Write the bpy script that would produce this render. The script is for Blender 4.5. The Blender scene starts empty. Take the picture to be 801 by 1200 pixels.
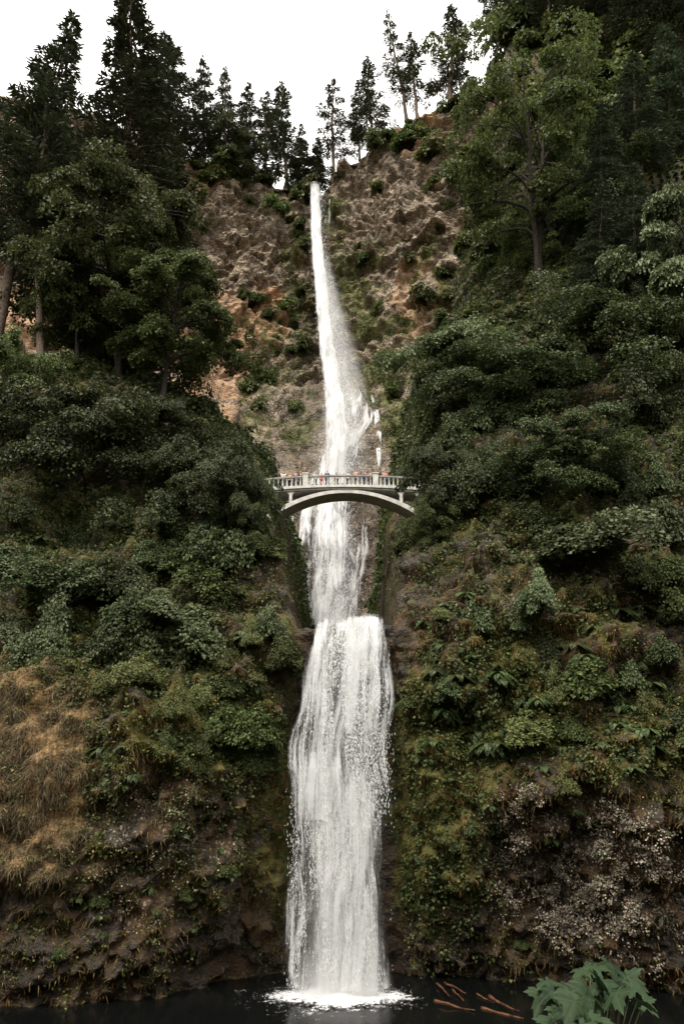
import bpy, math, random
import numpy as np
from mathutils import Vector, Matrix, Quaternion
R = math.radians
rng = np.random.default_rng(7)
random.seed(7)
SC = bpy.context.scene
COL = SC.collection

# ------------------------------------------------------------------ camera model (eye at origin, looking along +Y, tilted up 20 deg)
F, PITCH = 800.0, R(20)
CS, SN = math.cos(PITCH), math.sin(PITCH)
POOL = -12.1
def project(V):
    V = np.asarray(V, float)
    d = V[..., 1] * CS + V[..., 2] * SN
    u = -V[..., 1] * SN + V[..., 2] * CS
    d = np.where(d < .1, .1, d)
    return 400.5 + F * V[..., 0] / d, 600 - F * u / d, d
def at(px, py, Y):
    cx, cy = (px - 400.5) / F, (600 - py) / F
    d = np.array([cx, CS - SN * cy, SN + CS * cy])
    return d * (Y / d[1])

# ------------------------------------------------------------------ noise
def _h(ix, iy, iz, seed):
    h = (ix.astype(np.uint32) * np.uint32(374761393)) ^ (iy.astype(np.uint32) * np.uint32(668265263)) ^ (iz.astype(np.uint32) * np.uint32(2147483647)) ^ np.uint32(seed * 97531 + 12345)
    h = (h ^ (h >> np.uint32(13))) * np.uint32(1274126177)
    h = (h ^ (h >> np.uint32(15))) * np.uint32(2246822519)
    h ^= h >> np.uint32(13)
    return (h & np.uint32(0xFFFFFF)).astype(np.float64) / float(0x1000000)
def vnoise(P, seed=0):
    P = np.asarray(P, float); I = np.floor(P).astype(np.int64); f = P - I
    f = f * f * (3 - 2 * f)
    r = 0
    for a in (0, 1):
        for b in (0, 1):
            for c in (0, 1):
                w = (f[:, 0] if a else 1 - f[:, 0]) * (f[:, 1] if b else 1 - f[:, 1]) * (f[:, 2] if c else 1 - f[:, 2])
                r = r + w * _h(I[:, 0] + a, I[:, 1] + b, I[:, 2] + c, seed)
    return r
def fbm(P, octv=4, seed=0, gain=.5):
    P = np.asarray(P, float); s = 0; a = 1; t = 0
    for o in range(octv):
        s = s + a * (vnoise(P * (2.03 ** o) + 17.3 * o, seed + o) - .5); t += a; a *= gain
    return s / t * 2
def worley(P, seed=0):
    """distance to nearest, second nearest and a random value of the nearest cell"""
    P = np.asarray(P, float); I = np.floor(P).astype(np.int64); n = len(P)
    f1 = np.full(n, 9.); f2 = np.full(n, 9.); cid = np.zeros(n)
    for a in (-1, 0, 1):
        for b in (-1, 0, 1):
            for c in (-1, 0, 1):
                x, y, z = I[:, 0] + a, I[:, 1] + b, I[:, 2] + c
                q = np.stack([x + _h(x, y, z, seed + 1), y + _h(x, y, z, seed + 2), z + _h(x, y, z, seed + 3)], 1)
                d = np.linalg.norm(P - q, axis=1)
                m = d < f1
                f2 = np.where(m, f1, np.minimum(f2, d)); cid = np.where(m, _h(x, y, z, seed + 4), cid); f1 = np.where(m, d, f1)
    return f1, f2, cid
def facets(P, seed=0):
    """every cell is one tilted flat face, as on broken rock"""
    P = np.asarray(P, float); I = np.floor(P).astype(np.int64); n = len(P); f1 = np.full(n, 9.); out = np.zeros(n)
    for a in (-1, 0, 1):
        for b in (-1, 0, 1):
            for c in (-1, 0, 1):
                x, y, z = I[:, 0] + a, I[:, 1] + b, I[:, 2] + c
                q = np.stack([x + _h(x, y, z, seed + 1), y + _h(x, y, z, seed + 2), z + _h(x, y, z, seed + 3)], 1); v = P - q; d = np.abs(v).max(1) * .45 + np.linalg.norm(v, axis=1) * .55
                g = np.stack([_h(x, y, z, seed + 5), _h(x, y, z, seed + 6), _h(x, y, z, seed + 7)], 1) * 2 - 1; val = (v * g).sum(1) * 1.1 + (_h(x, y, z, seed + 4) - .5) * .9
                m = d < f1; out = np.where(m, val, out); f1 = np.where(m, d, f1)
    return out
def sstep(a, b, x):
    t = np.clip((x - a) / (b - a), 0, 1)
    return t * t * (3 - 2 * t)
def unit(V):
    return V / np.maximum(np.linalg.norm(V, axis=-1, keepdims=True), 1e-9)

# ------------------------------------------------------------------ mesh helpers
def mesh_np(name, V, Q, mat=None, smooth=False, attrs=None):
    """V (n,3); Q a list of index arrays (m,k) or one such array"""
    if not isinstance(Q, (list, tuple)): Q = [Q]
    Q = [np.asarray(q, np.int32) for q in Q if len(q)]
    me = bpy.data.meshes.new(name)
    V = np.asarray(V, np.float32)
    me.vertices.add(len(V)); me.vertices.foreach_set('co', V.ravel())
    idx = np.concatenate([q.ravel() for q in Q]); tot = np.concatenate([np.full(len(q), q.shape[1], np.int32) for q in Q])
    start = np.concatenate([[0], np.cumsum(tot)[:-1]]).astype(np.int32)
    me.loops.add(len(idx)); me.loops.foreach_set('vertex_index', idx)
    me.polygons.add(len(tot)); me.polygons.foreach_set('loop_start', start)
    try: me.polygons.foreach_set('loop_total', tot)
    except Exception: pass
    for k, arr in (attrs or {}).items():
        arr = np.asarray(arr, np.float32)
        if arr.ndim == 1:
            a = me.attributes.new(k, 'FLOAT', 'POINT'); a.data.foreach_set('value', arr)
        else:
            a = me.attributes.new(k, 'FLOAT_COLOR', 'POINT'); a.data.foreach_set('color', arr.ravel())
    me.update(calc_edges=True)
    me.polygons.foreach_set('use_smooth', np.full(len(tot), bool(smooth)))
    if mat: me.materials.append(mat)
    me.validate(clean_customdata=False)
    return me
def link(name, me, parent=None, loc=None):
    o = bpy.data.objects.new(name, me); COL.objects.link(o)
    if parent: o.parent = parent
    if loc is not None: o.location = loc
    return o
def tag(o, label=None, cat=None, group=None, kind=None):
    if label: o['label'] = label
    if cat: o['category'] = cat
    if group: o['group'] = group
    if kind: o['kind'] = kind
    return o
def empty(name, loc=(0, 0, 0)):
    o = bpy.data.objects.new(name, None); COL.objects.link(o); o.location = loc; o.empty_display_size = .2
    return o
def copy_tree(o):
    c = o.copy(); COL.objects.link(c)
    for ch in o.children:
        d = ch.copy(); COL.objects.link(d); d.parent = c
    return c
class MB:
    def __init__(s): s.v = []; s.q = []; s.n = 0
    def add(s, V, Q):
        V = np.asarray(V, float); s.v.append(V)
        for q in (Q if isinstance(Q, (list, tuple)) else [Q]): s.q.append(np.asarray(q) + s.n)
        s.n += len(V)
    def box(s, lo, hi, M=None):
        x0, y0, z0 = lo; x1, y1, z1 = hi
        V = np.array([[x0,y0,z0],[x1,y0,z0],[x1,y1,z0],[x0,y1,z0],[x0,y0,z1],[x1,y0,z1],[x1,y1,z1],[x0,y1,z1]], float)
        s.add(V, np.array([[0,3,2,1],[4,5,6,7],[0,1,5,4],[1,2,6,5],[2,3,7,6],[3,0,4,7]]))
    def tube(s, P, rad, n=6, cap=True):
        P = np.asarray(P, float); k = len(P); rad = np.broadcast_to(np.asarray(rad, float), (k,))
        T = unit(np.gradient(P, axis=0)); ref = np.array([.31, .93, .2]) if abs(T[0] @ [.31, .93, .2]) < .9 else np.array([1., 0, 0])
        A = unit(np.cross(T, ref)); B = np.cross(T, A)
        an = np.arange(n) * 2 * np.pi / n
        V = P[:, None] + rad[:, None, None] * (np.cos(an)[None, :, None] * A[:, None] + np.sin(an)[None, :, None] * B[:, None])
        i = np.arange(k - 1)[:, None] * n; j = np.arange(n)[None]; j2 = (j + 1) % n
        q = np.stack([i + j, i + j2, i + n + j2, i + n + j], -1).reshape(-1, 4)
        Q = [q]
        if cap and n == 6:
            e = (k - 1) * n
            Q.append(np.array([[0,3,2,1],[0,5,4,3],[e,e+1,e+2,e+3],[e,e+3,e+4,e+5]]))
        s.add(V.reshape(-1, 3), Q)
    def mesh(s, name, mat, smooth=False): return mesh_np(name, np.concatenate(s.v), s.q, mat, smooth)
def leaf_quads(P, D, N, size, width=.9, fold=.18):
    """folded two-quad leaves: base point P, direction D, face normal N"""
    D = unit(D); S = unit(np.cross(D, N)); N = np.cross(S, D); z = np.asarray(size, float)[:, None]
    if np.ndim(width): width = np.asarray(width)[:, None]
    b = P; t = P + D * z
    l1 = P + (D * .28 - S * .5 * width + N * fold) * z; l2 = P + (D * .72 - S * .36 * width + N * fold * .7) * z
    r1 = P + (D * .28 + S * .5 * width + N * fold) * z; r2 = P + (D * .72 + S * .36 * width + N * fold * .7) * z
    V = np.stack([b, t, l1, l2, r1, r2], 1).reshape(-1, 3)
    i = np.arange(len(P))[:, None] * 6
    return V, np.concatenate([i + np.array([[0, 1, 3, 2]]), i + np.array([[0, 4, 5, 1]])])
def blade_quads(P, D, N, length, width, droop=.3):
    """two-segment tapering blades that bend towards the ground"""
    D = unit(D); S = unit(np.cross(D, N)); L = np.asarray(length, float)[:, None]; w = np.asarray(width, float)[:, None]
    dn = np.array([0, 0, -1.])
    m = P + D * L * .5; D2 = unit(D + dn * droop); t = m + D2 * L * .5
    V = np.stack([P - S * w * .5, P + S * w * .5, m - S * w * .4, m + S * w * .4, t - S * w * .08, t + S * w * .08], 1).reshape(-1, 3)
    i = np.arange(len(P))[:, None] * 6
    return V, np.concatenate([i + np.array([[0, 1, 3, 2]]), i + np.array([[2, 3, 5, 4]])])
def rnd(n, s=1.): return rng.normal(0, s, (n, 3))

# ------------------------------------------------------------------ node material helpers
class NT:
    def __init__(s, name):
        s.m = bpy.data.materials.new(name); s.m.use_nodes = True; s.t = s.m.node_tree; s.t.nodes.clear()
        s.out = s.n('ShaderNodeOutputMaterial')
    def n(s, kind, **kw):
        o = s.t.nodes.new(kind)
        for k, v in kw.items(): setattr(o, k, v)
        return o
    def l(s, a, b): s.t.links.new(a, b)
    def val(s, sock, v):
        if hasattr(v, 'is_output') or isinstance(v, bpy.types.NodeSocket): s.l(v, sock)
        else: sock.default_value = v
    def math(s, op, a, b=0., clamp=False):
        o = s.n('ShaderNodeMath', operation=op, use_clamp=clamp); s.val(o.inputs[0], a); s.val(o.inputs[1], b); return o.outputs[0]
    def map(s, v, a, b, c=0., d=1.):
        o = s.n('ShaderNodeMapRange', interpolation_type='SMOOTHSTEP'); s.val(o.inputs[0], v)
        for i, x in enumerate((a, b, c, d)): s.val(o.inputs[i + 1], x)
        return o.outputs[0]
    def mix(s, f, a, b, mode='MIX'):
        o = s.n('ShaderNodeMix', data_type='RGBA', blend_type=mode); s.val(o.inputs[0], f)
        for i, x in ((6, a), (7, b)): s.val(o.inputs[i], (*x, 1) if isinstance(x, tuple) and len(x) == 3 else x)
        return o.outputs[2]
    def noise(s, vec, scale, detail=4., rough=.55, lac=2., dist=0.):
        o = s.n('ShaderNodeTexNoise'); s.l(vec, o.inputs['Vector']); o.inputs['Scale'].default_value = scale
        o.inputs['Detail'].default_value = detail; o.inputs['Roughness'].default_value = rough; o.inputs['Distortion'].default_value = dist
        return o.outputs['Fac']
    def voro(s, vec, scale, out='Distance', feature='F1'):
        o = s.n('ShaderNodeTexVoronoi', feature=feature); s.l(vec, o.inputs['Vector']); o.inputs['Scale'].default_value = scale
        return o.outputs[out]
    def attr(s, name, out='Fac'): return s.n('ShaderNodeAttribute', attribute_name=name).outputs[out]
    def pos(s): return s.n('ShaderNodeNewGeometry').outputs['Position']
    def obj(s): return s.n('ShaderNodeTexCoord').outputs['Object']
    def mapv(s, vec, scale=(1, 1, 1), rot=(0, 0, 0)):
        o = s.n('ShaderNodeMapping'); s.l(vec, o.inputs[0]); o.inputs['Scale'].default_value = scale; o.inputs['Rotation'].default_value = rot
        return o.outputs[0]
    def bump(s, h, strength, dist):
        o = s.n('ShaderNodeBump'); s.l(h, o.inputs['Height']); o.inputs['Strength'].default_value = strength; o.inputs['Distance'].default_value = dist
        return o.outputs[0]
    def bsdf(s, col, rough=.8, spec=.3, normal=None, **kw):
        o = s.n('ShaderNodeBsdfPrincipled'); s.val(o.inputs['Base Color'], (*col, 1) if isinstance(col, tuple) and len(col) == 3 else col)
        s.val(o.inputs['Roughness'], rough); s.val(o.inputs['Specular IOR Level'], spec)
        if normal is not None: s.l(normal, o.inputs['Normal'])
        for k, v in kw.items(): s.val(o.inputs[k], v)
        return o.outputs[0]
    def done(s, sh): s.l(sh, s.out.inputs[0]); return s.m

def leaf_mat(name, c1, c2, c3, rough=.5, spec=.35, trans=.25):
    """leaf colour varies leaf by leaf and plant by plant"""
    t = NT(name); g = t.n('ShaderNodeNewGeometry'); oi = t.n('ShaderNodeObjectInfo')
    r = g.outputs['Random Per Island']
    c = t.mix(t.map(r, 0., .8), c1, c2)
    c = t.mix(t.map(r, .86, .98), c, c3)
    nz = t.noise(g.outputs['Position'], .55, 2.)
    c = t.mix(t.map(nz, .35, .65, 0., .55), c, t.mix(1., c, (.62, .66, .6), 'MULTIPLY'))
    v = t.math('ADD', t.math('MULTIPLY', oi.outputs['Random'], .5), .75)
    hs = t.n('ShaderNodeHueSaturation'); t.l(c, hs.inputs['Color']); t.l(v, hs.inputs['Value'])
    t.l(t.math('ADD', t.math('MULTIPLY', oi.outputs['Random'], .03), .485), hs.inputs['Hue'])
    c = hs.outputs[0]
    b = t.bsdf(c, rough, spec)
    tr = t.n('ShaderNodeBsdfTranslucent'); t.l(c, tr.inputs[0])
    m = t.n('ShaderNodeMixShader'); m.inputs[0].default_value = trans; t.l(b, m.inputs[1]); t.l(tr.outputs[0], m.inputs[2])
    return t.done(m.outputs[0])
def plain_mat(name, c1, c2, scale=3., rough=.8, spec=.3, bump=0.):
    t = NT(name); nz = t.noise(t.obj(), scale, 5.)
    c = t.mix(t.map(nz, .3, .7), c1, c2)
    return t.done(t.bsdf(c, rough, spec, t.bump(nz, bump, .02) if bump else None))
# ------------------------------------------------------------------ terrain: profiles (Y, z) per column x
LOW = {
 -75: [(31, -15), (31, -12.1), (31.3, -6), (33, 0), (36, 5), (40, 10), (46, 16), (52, 23), (58, 32), (66, 42), (85, 52), (112, 58)],
 -40: [(38.2, -15), (38.2, -12.1), (38.3, -7), (38.5, -1), (40, 4), (44, 10), (49, 16), (54, 23), (59, 32), (66, 42), (82, 50), (108, 54)],
 -22: [(41.1, -15), (41.1, -12.1), (40.8, -7), (40.5, -1), (42, 4), (46, 10), (50, 16), (54, 23), (59, 31), (66, 40), (80, 45), (105, 46)],
 -10: [(44.2, -15), (44.2, -12.1), (42.8, -7), (42, -1), (43, 4), (46, 10), (50, 16), (55, 21), (61, 25.5), (67, 32), (80, 36), (105, 40)],
 -6.2: [(47.1, -15), (47.1, -12.1), (44.1, -7), (43.2, -1), (43.7, 4), (45.5, 10), (49, 16), (56, 19.5), (60, 21.5), (66, 24), (78, 25), (100, 28)],
 -4.7: [(47.8, -15), (47.8, -12.1), (45.3, -7), (44.6, -1), (44.7, 4), (46, 9.6), (48, 13.5), (54, 13.5), (60, 14.5), (66, 15), (78, 15), (100, 16)],
 -3.0: [(48.6, -15), (48.6, -12.1), (48.4, -7), (48.2, -1), (47.6, 4), (46.3, 8.4), (48, 8.5), (54, 8.5), (60, 8.5), (70, 8.5), (84, 8.5), (105, 8.5)],
 3.5: [(48.6, -15), (48.6, -12.1), (48.4, -7), (48.2, -1), (47.6, 4), (46.3, 8.7), (48, 8.5), (54, 8.5), (60, 8.5), (70, 8.5), (84, 8.5), (105, 8.5)],
 4.8: [(47.6, -15), (47.6, -12.1), (45.3, -7), (44.3, -1), (44.6, 4), (46, 9.8), (48.5, 14), (55, 18), (61, 20), (68, 23), (80, 24), (100, 18)],
 7.5: [(47.2, -15), (47.2, -12.1), (44.3, -7), (43.2, -1), (43.7, 4), (45, 10), (48, 16), (55.5, 19.8), (60, 22.5), (68, 29), (84, 40), (105, 40)],
 12: [(46.2, -15), (46.2, -12.1), (44.3, -7), (42.5, -1), (42.5, 4), (44, 10), (47, 16), (52, 23), (58, 31), (66, 41), (80, 50), (105, 56)],
 17: [(46, -15), (46, -12.1), (44.1, -7), (42.3, -1), (42.2, 4), (43.7, 10), (46.5, 16), (51, 23), (57, 32), (66, 44), (80, 54), (105, 62)],
 24: [(45.4, -15), (45.4, -12.1), (43.8, -7), (42, -1), (42, 4), (43.5, 10), (46, 16), (50, 23), (56, 33), (66, 48), (82, 66), (104, 92)],
 40: [(44, -15), (44, -12.1), (42.3, -7), (41, -1), (41, 4), (42, 10), (44, 16), (48, 24), (56, 38), (68, 62), (86, 105), (110, 158)],
 75: [(39.5, -15), (39.5, -12.1), (37.3, -7), (37, -1), (38, 4), (40, 10), (43, 17), (47, 26), (55, 42), (66, 68), (84, 115), (108, 178)],
}
_z0 = lambda r, z: (r, z)
UPR = {  # rim: Y, z per column x
 -130: (85,118), -100: (96,126), -74: (110,136), -61: (122,144), -43: (138,150), -22: (149,156), -11.5: (151,155), -9.6: (150.5,152), -6: (150,152), -4: (149.5,157),
 0: (148,161), 16.6: (142,166), 27: (134,163), 35: (126,162), 50: (118,169), 66: (112,176), 100: (104,186)}
UOFF = [(-62,2),(-56,9),(-33,45),(-13,80),(-8,90),(-5.2,104),(-5.4,114),(-3.4,117),(-3,128),(-1.2,141),(0,None),(9,4),(26,10),(120,30)]
def smooth1(A, n):
    for _ in range(n):
        A[1:-1] = .25 * A[:-2] + .5 * A[1:-1] + .25 * A[2:]
    return A
def grid_from(cols, xs, ss, K):
    kx = np.array(sorted(cols)); T = np.array([cols[k] for k in kx], float)      # (nk, K, 2)
    Yc = np.stack([np.interp(xs, kx, T[:, k, 0]) for k in range(K)], 1); Zc = np.stack([np.interp(xs, kx, T[:, k, 1]) for k in range(K)], 1)
    s = np.arange(K)
    Y = np.stack([np.interp(ss, s, Yc[i]) for i in range(len(xs))]); Z = np.stack([np.interp(ss, s, Zc[i]) for i in range(len(xs))])
    X = np.repeat(xs[:, None], len(ss), 1)
    return X, Y, Z
def normals(G):
    a = np.gradient(G, axis=0); b = np.gradient(G, axis=1)
    return unit(np.cross(a, b))
def gquads(nx, ns):
    i = np.arange(nx - 1)[:, None] * ns; j = np.arange(ns - 1)[None]
    return np.stack([i + j, i + ns + j, i + ns + j + 1, i + j + 1], -1).reshape(-1, 4)
def seg(*parts):
    out = [np.linspace(a, b, n, endpoint=False) for a, b, n in parts]; out.append([parts[-1][1]])
    return np.concatenate(out)

# lower cliff -----------------------------------------------------
xs = seg((-75,-36,36),(-36,-24,50),(-24,-5.6,185),(-5.6,-2.7,52),(-2.7,3.3,44),(3.3,5.1,28),(5.1,24,190),(24,36,60),(36,75,40))
ss = seg((0,1,14),(1,6,240),(6,9,150),(9,11,110))
X, Y, Z = grid_from(LOW, xs, ss, 12)
for A in (Y, Z): smooth1(A.T, 7)
G = np.stack([X, Y, Z], -1); N0 = normals(G)
if N0[:, 100, 1].mean() > 0: N0 = -N0
P = G.reshape(-1, 3); n0 = N0.reshape(-1, 3)
lowwall = (1 - sstep(6.5, 8, np.repeat(ss[None], len(xs), 0))).ravel()
gap = (sstep(-3.9, -3.0, P[:, 0]) * (1 - sstep(3.4, 4.3, P[:, 0])))
sg_ = np.repeat(ss[None], len(xs), 0).ravel(); near_gap = 1 - sstep(3.2, 6.5, np.abs(P[:, 0] - .25)); near_gap = np.maximum(near_gap, (1 - sstep(8, 12, np.abs(P[:, 0] - .3))) * sstep(5.6, 6.4, sg_) * 1.4); _px, _py, _ = project(P); dryzone = np.exp(-((_px - 45) / 95) ** 4 - ((_py - 895) / 135) ** 4)
q = P * np.array([1, 1, .8]); a = R(35)
q = np.stack([P[:, 0] * math.cos(a) + P[:, 2] * math.sin(a), P[:, 1], (-P[:, 0] * math.sin(a) + P[:, 2] * math.cos(a))], 1)
wob = np.stack([fbm(P * .8, 3, 40), fbm(P * .8, 3, 50), fbm(P * .8, 3, 60)], 1) * .5
f1, f2, cid = worley((q * np.array([1.5, 1.5, 2.4])) + wob * 1.2, 3)
g1, g2, gid = worley(P * .42 + wob * .5, 9)
ledge = fbm(P * np.array([.16, .1, .42]) + 5, 3, 31) * 1.9 + fbm(P * np.array([.6, .4, .75]) + 2, 3, 38) * 1.0 + fbm(P * np.array([.42, .2, .13]) + 9, 3, 36) * 1.7 * sstep(1.5, 4, np.abs(P[:, 0] - .35) - 2.6)
c1, c2, ccid = worley(P * np.array([.85, .85, .95]) + wob * .6, 44)
cush = np.maximum(.6 - c1, 0) * 2.0 * sstep(.25, .6, ccid) * sstep(-10, -2, P[:, 2])
disp = cush * (1 - gap) + ledge * (.25 + .75 * sstep(-13, -4, P[:, 2])) + fbm(P * .11, 4, 1) * 1.9 * (.6 + .4 * lowwall) + (np.minimum(g2 - g1, .5) * 1.0 + (gid - .5) * .9) * .55 + fbm(P * .9, 4, 5) * .28
disp += lowwall * ((cid - .5) * .16 + np.minimum(f2 - f1, .35) * .36 + facets(q * np.array([1.1, 1.1, 1.5]) + wob * .3, 203) * .5)
streamfloor = gap * sstep(4.9, 5.3, np.repeat(ss[None], len(xs), 0).ravel())
disp = disp.reshape(len(xs), len(ss)); smooth1(disp, 1); smooth1(disp.T, 1); disp = disp.ravel()
disp *= (1 - .85 * gap) * (1 - .55 * near_gap) * (1 - .6 * dryzone)
disp *= (1 - .95 * streamfloor)
P = P + n0 * disp[:, None] + gap[:, None] * (1 - streamfloor)[:, None] * n0 * (fbm(q * 1.5, 3, 8) * .35)[:, None]
LG = P.reshape(len(xs), len(ss), 3); LP = P; LN = normals(LG)
if LN[:, 100, 1].mean() > 0: LN = -LN
LN = LN.reshape(-1, 3); LN0 = n0
LPX, LPY, LD = project(LP)
def blob(px, py, *bl):
    r = 0
    for cx, cy, rx, ry, w in bl:
        e = np.sqrt(((px - cx) / rx) ** 2 + ((py - cy) / ry) ** 2)
        r = np.maximum(r, w * (1 - sstep(.6, 1.15, e)))
    return r
# patches that belong to the wall itself (moss, dead grass, pale crust, wet rock), kept as vertex attributes
n_a = fbm(LP * .35, 4, 70); n_b = fbm(LP * 1.1, 4, 75)
dry = blob(LPX, LPY, (40, 890, 85, 125, 1.), (10, 780, 60, 60, .5), (20, 1000, 60, 60, .6)) 
dry = np.clip(dry + .35 * n_b * (dry > .05), 0, 1)
pale = blob(LPX, LPY, (690, 1020, 135, 95, 1.), (610, 970, 60, 60, .6), (200, 970, 95, 75, .55), (150, 1040, 80, 60, .45), (600, 690, 50, 70, .55), (310, 690, 30, 45, .5), (760, 1080, 80, 70, .5))
pale = np.clip(pale + .5 * n_b * (pale > .05), 0, 1)
moss = np.clip(.42 + .55 * n_a + .4 * n_b + blob(LPX, LPY, (520, 930, 70, 190, .45), (610, 850, 60, 45, .8), (250, 850, 90, 60, .5), (600, 760, 40, 180, .35), (485, 980, 30, 200, .35), (310, 1000, 40, 150, .3), (80, 500, 60, 60, .5)), 0, 1) * (1 - dry * .8) * (1 - pale * .7)
moss *= 1 - .75 * sstep(1020, 1130, LPY) 
wet = np.clip(sstep(4.2, 2.6, np.abs(LP[:, 0] - .3)) + sstep(1080, 1140, LPY) * .8 + .3 * n_a, 0, 1)
me = mesh_np('lower_cliff', LP, gquads(len(xs), len(ss)), None, True, {'moss': moss, 'dry': dry, 'pale': pale, 'wet': wet})
low = tag(link('lower_cliff', me), kind='structure')

# upper cliff -----------------------------------------------------
K2 = len(UOFF)
cols = {}
for x, (ry, rz) in UPR.items():
    c = []
    for i, (o, z) in enumerate(UOFF):
        if i < 10:
            rise = (rz - 152) * (z / 152 if z > 100 else 0.)
            c.append((ry + o, min(z + rise, rz - 3)))
        elif i == 10: c.append((ry, rz))
        else: c.append((ry + o, rz + z))
    cols[x] = c
xu = seg((-130,-70,50),(-70,46,470),(46,100,60))
su = seg((0,1,6),(1,3,120),(3,10,420),(10,11,16),(11,13,14))
X, Y, Z = grid_from(cols, xu, su, K2)
for A in (Y, Z): smooth1(A.T, 4)
for A in (Y, Z): smooth1(A, 4)
G = np.stack([X, Y, Z], -1); N0 = normals(G)
if N0[:, 100, 1].mean() > 0: N0 = -N0
P = G.reshape(-1, 3); n0 = N0.reshape(-1, 3)
S2 = np.repeat(su[None], len(xu), 0).ravel()
wallm = sstep(2.2, 3.2, S2) * (1 - sstep(9.6, 10.4, S2)); apron = 1 - sstep(2.6, 3.4, S2)
wob = np.stack([fbm(P * .25, 3, 140), fbm(P * .25, 3, 150), fbm(P * .25, 3, 160)], 1)
f1, f2, cid = worley(P * np.array([.40, .40, .50]) + wob * .12, 13)
h1, h2, hid = worley(P * np.array([.15, .15, .2]) + wob * .2, 23)
k1, k2, kid = worley(P * np.array([1.0, 1.0, 1.2]) + wob * .15, 33)
upper = sstep(112, 120, P[:, 2] - .12 * np.abs(P[:, 0]) * 0)
disp = fbm(P * .03, 4, 101) * 6. + fbm(P * .12, 4, 105) * 2.0
disp += wallm * (facets(P * np.array([.34, .34, .40]) + wob * .1, 213) * (1.9 + .6 * upper) + facets(P * np.array([.85, .85, 1.0]), 223) * .75 + facets(P * np.array([.11, .11, .16]) + wob * .1, 233) * 3.2 + np.minimum(h2 - h1, .2) * 2.2 + fbm(P * np.array([.12, .12, .5]), 3, 240) * .9)
disp += apron * ((hid - .5) * 2.2 + np.minimum(h2 - h1, .5) * 4. + np.minimum(f2 - f1, .4) * .6)
disp = disp.reshape(len(xu), len(su)); smooth1(disp, 2); smooth1(disp.T, 3); fine = (wallm * (facets(P * np.array([1.5, 1.5, 1.8]), 243) * .45 + facets(P * np.array([.7, .7, .8]), 253) * .7)).reshape(disp.shape); smooth1(fine, 1); smooth1(fine.T, 2); disp = (disp * .85 + fine).ravel()
groove = np.exp(-((P[:, 0] + 7.8) / 3.2) ** 2) * wallm * sstep(6, 9, S2)          # the notch the water has cut at the rim
P = P + n0 * (disp * (1 - .75 * groove) - 1.5 * groove)[:, None]
UP = P; UG = P.reshape(len(xu), len(su), 3); UN = normals(UG)
if UN[:, 100, 1].mean() > 0: UN = -UN
UN = UN.reshape(-1, 3)
UPX, UPY, UD = project(UP)
n_a = fbm(UP * .07, 4, 170); n_b = fbm(UP * .3, 4, 175)
umoss = np.clip(.10 + .5 * n_a + .45 * n_b + blob(UPX, UPY, (335, 420, 45, 75, .5), (330, 480, 60, 60, .45), (430, 330, 45, 70, .35), (450, 420, 60, 70, .6), (500, 500, 60, 50, .6), (390, 280, 25, 60, .5), (345, 300, 20, 60, .4), (370, 380, 90, 60, .35), (500, 330, 30, 80, .3), (460, 640, 30, 80, .4)), 0, 1)
uor = np.clip(blob(UPX, UPY, (315, 372, 32, 42, 1.), (250, 400, 60, 80, .7), (60, 370, 70, 50, 1.), (240, 470, 60, 50, .6), (490, 350, 40, 70, .6), (495, 160, 50, 40, .5), (230, 205, 40, 30, .6), (345, 560, 30, 40, .3), (490, 590, 40, 40, .4)) + .6 * n_b * (n_a > -.2), 0, 1)
uwet = np.clip(blob(UPX, UPY, (400, 640, 110, 110, 1.), (420, 520, 50, 90, .5), (375, 430, 35, 140, .6), (350, 530, 40, 60, .6), (450, 680, 50, 90, .7), (368, 250, 18, 60, .7)) + .2 * n_b, 0, 1)
me = mesh_np('upper_cliff', UP, gquads(len(xu), len(su)), None, True, {'moss': umoss, 'orange': uor, 'wet': uwet})
me.polygons.foreach_set('use_smooth', np.zeros(len(me.polygons), bool))
upc = tag(link('upper_cliff', me), kind='structure')

ALLP = np.concatenate([LP, UP]); APX = np.concatenate([LPX, UPX]); APY = np.concatenate([LPY, UPY]); AD = np.concatenate([LD, UD]); AN = np.concatenate([LN0, n0])
NLOW = len(LP)
def hit(px, py, r=5, only=None):
    m = (np.abs(APX - px) < r) & (np.abs(APY - py) < r)
    if only == 'up': m[:NLOW] = False
    if only == 'low': m[NLOW:] = False
    i = np.nonzero(m)[0]
    if len(i) == 0: return hit(px, py, r * 2.5, only) if r < 400 else (at(px, py, 60), np.array([0, -1., 0]))
    near = AD[i].min()
    i = i[AD[i] < near + max(1.5, near * .02)]
    j = i[np.argmin((APX[i] - px) ** 2 + (APY[i] - py) ** 2)]
    return ALLP[j].copy(), AN[j].copy()

# near bank under the camera, pool, stream above the lip ------------
gx = np.concatenate([[-1500, -700, -350, -180], np.linspace(-90, -12, 14), np.linspace(-10, 10, 40), np.linspace(12, 90, 14), [180, 350, 700, 1500]]); gy = np.concatenate([[-1500, -900, -500], np.linspace(-220, -8, 20), np.linspace(-6, 34, 60), [60, 120]])
X, Y = np.meshgrid(gx, gy, indexing='ij')
Z = np.where(Y < 1, -1.75 + .02 * np.minimum(Y, 0), -1.75 - (Y - 1) * .52)
Z = np.maximum(Z, -15) + fbm(np.stack([X.ravel(), Y.ravel(), 0 * X.ravel()], 1) * .5, 4, 300).reshape(X.shape) * .25
Z = Z + 36 * sstep(14, 46, np.sqrt(np.maximum(np.abs(X) - .62 * np.maximum(Y, 0) - 4, 0) ** 2 + np.maximum(-Y, 0) ** 2)) * (Y < 50)  # unseen hillside behind and beside the camera, added to block low light
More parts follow.
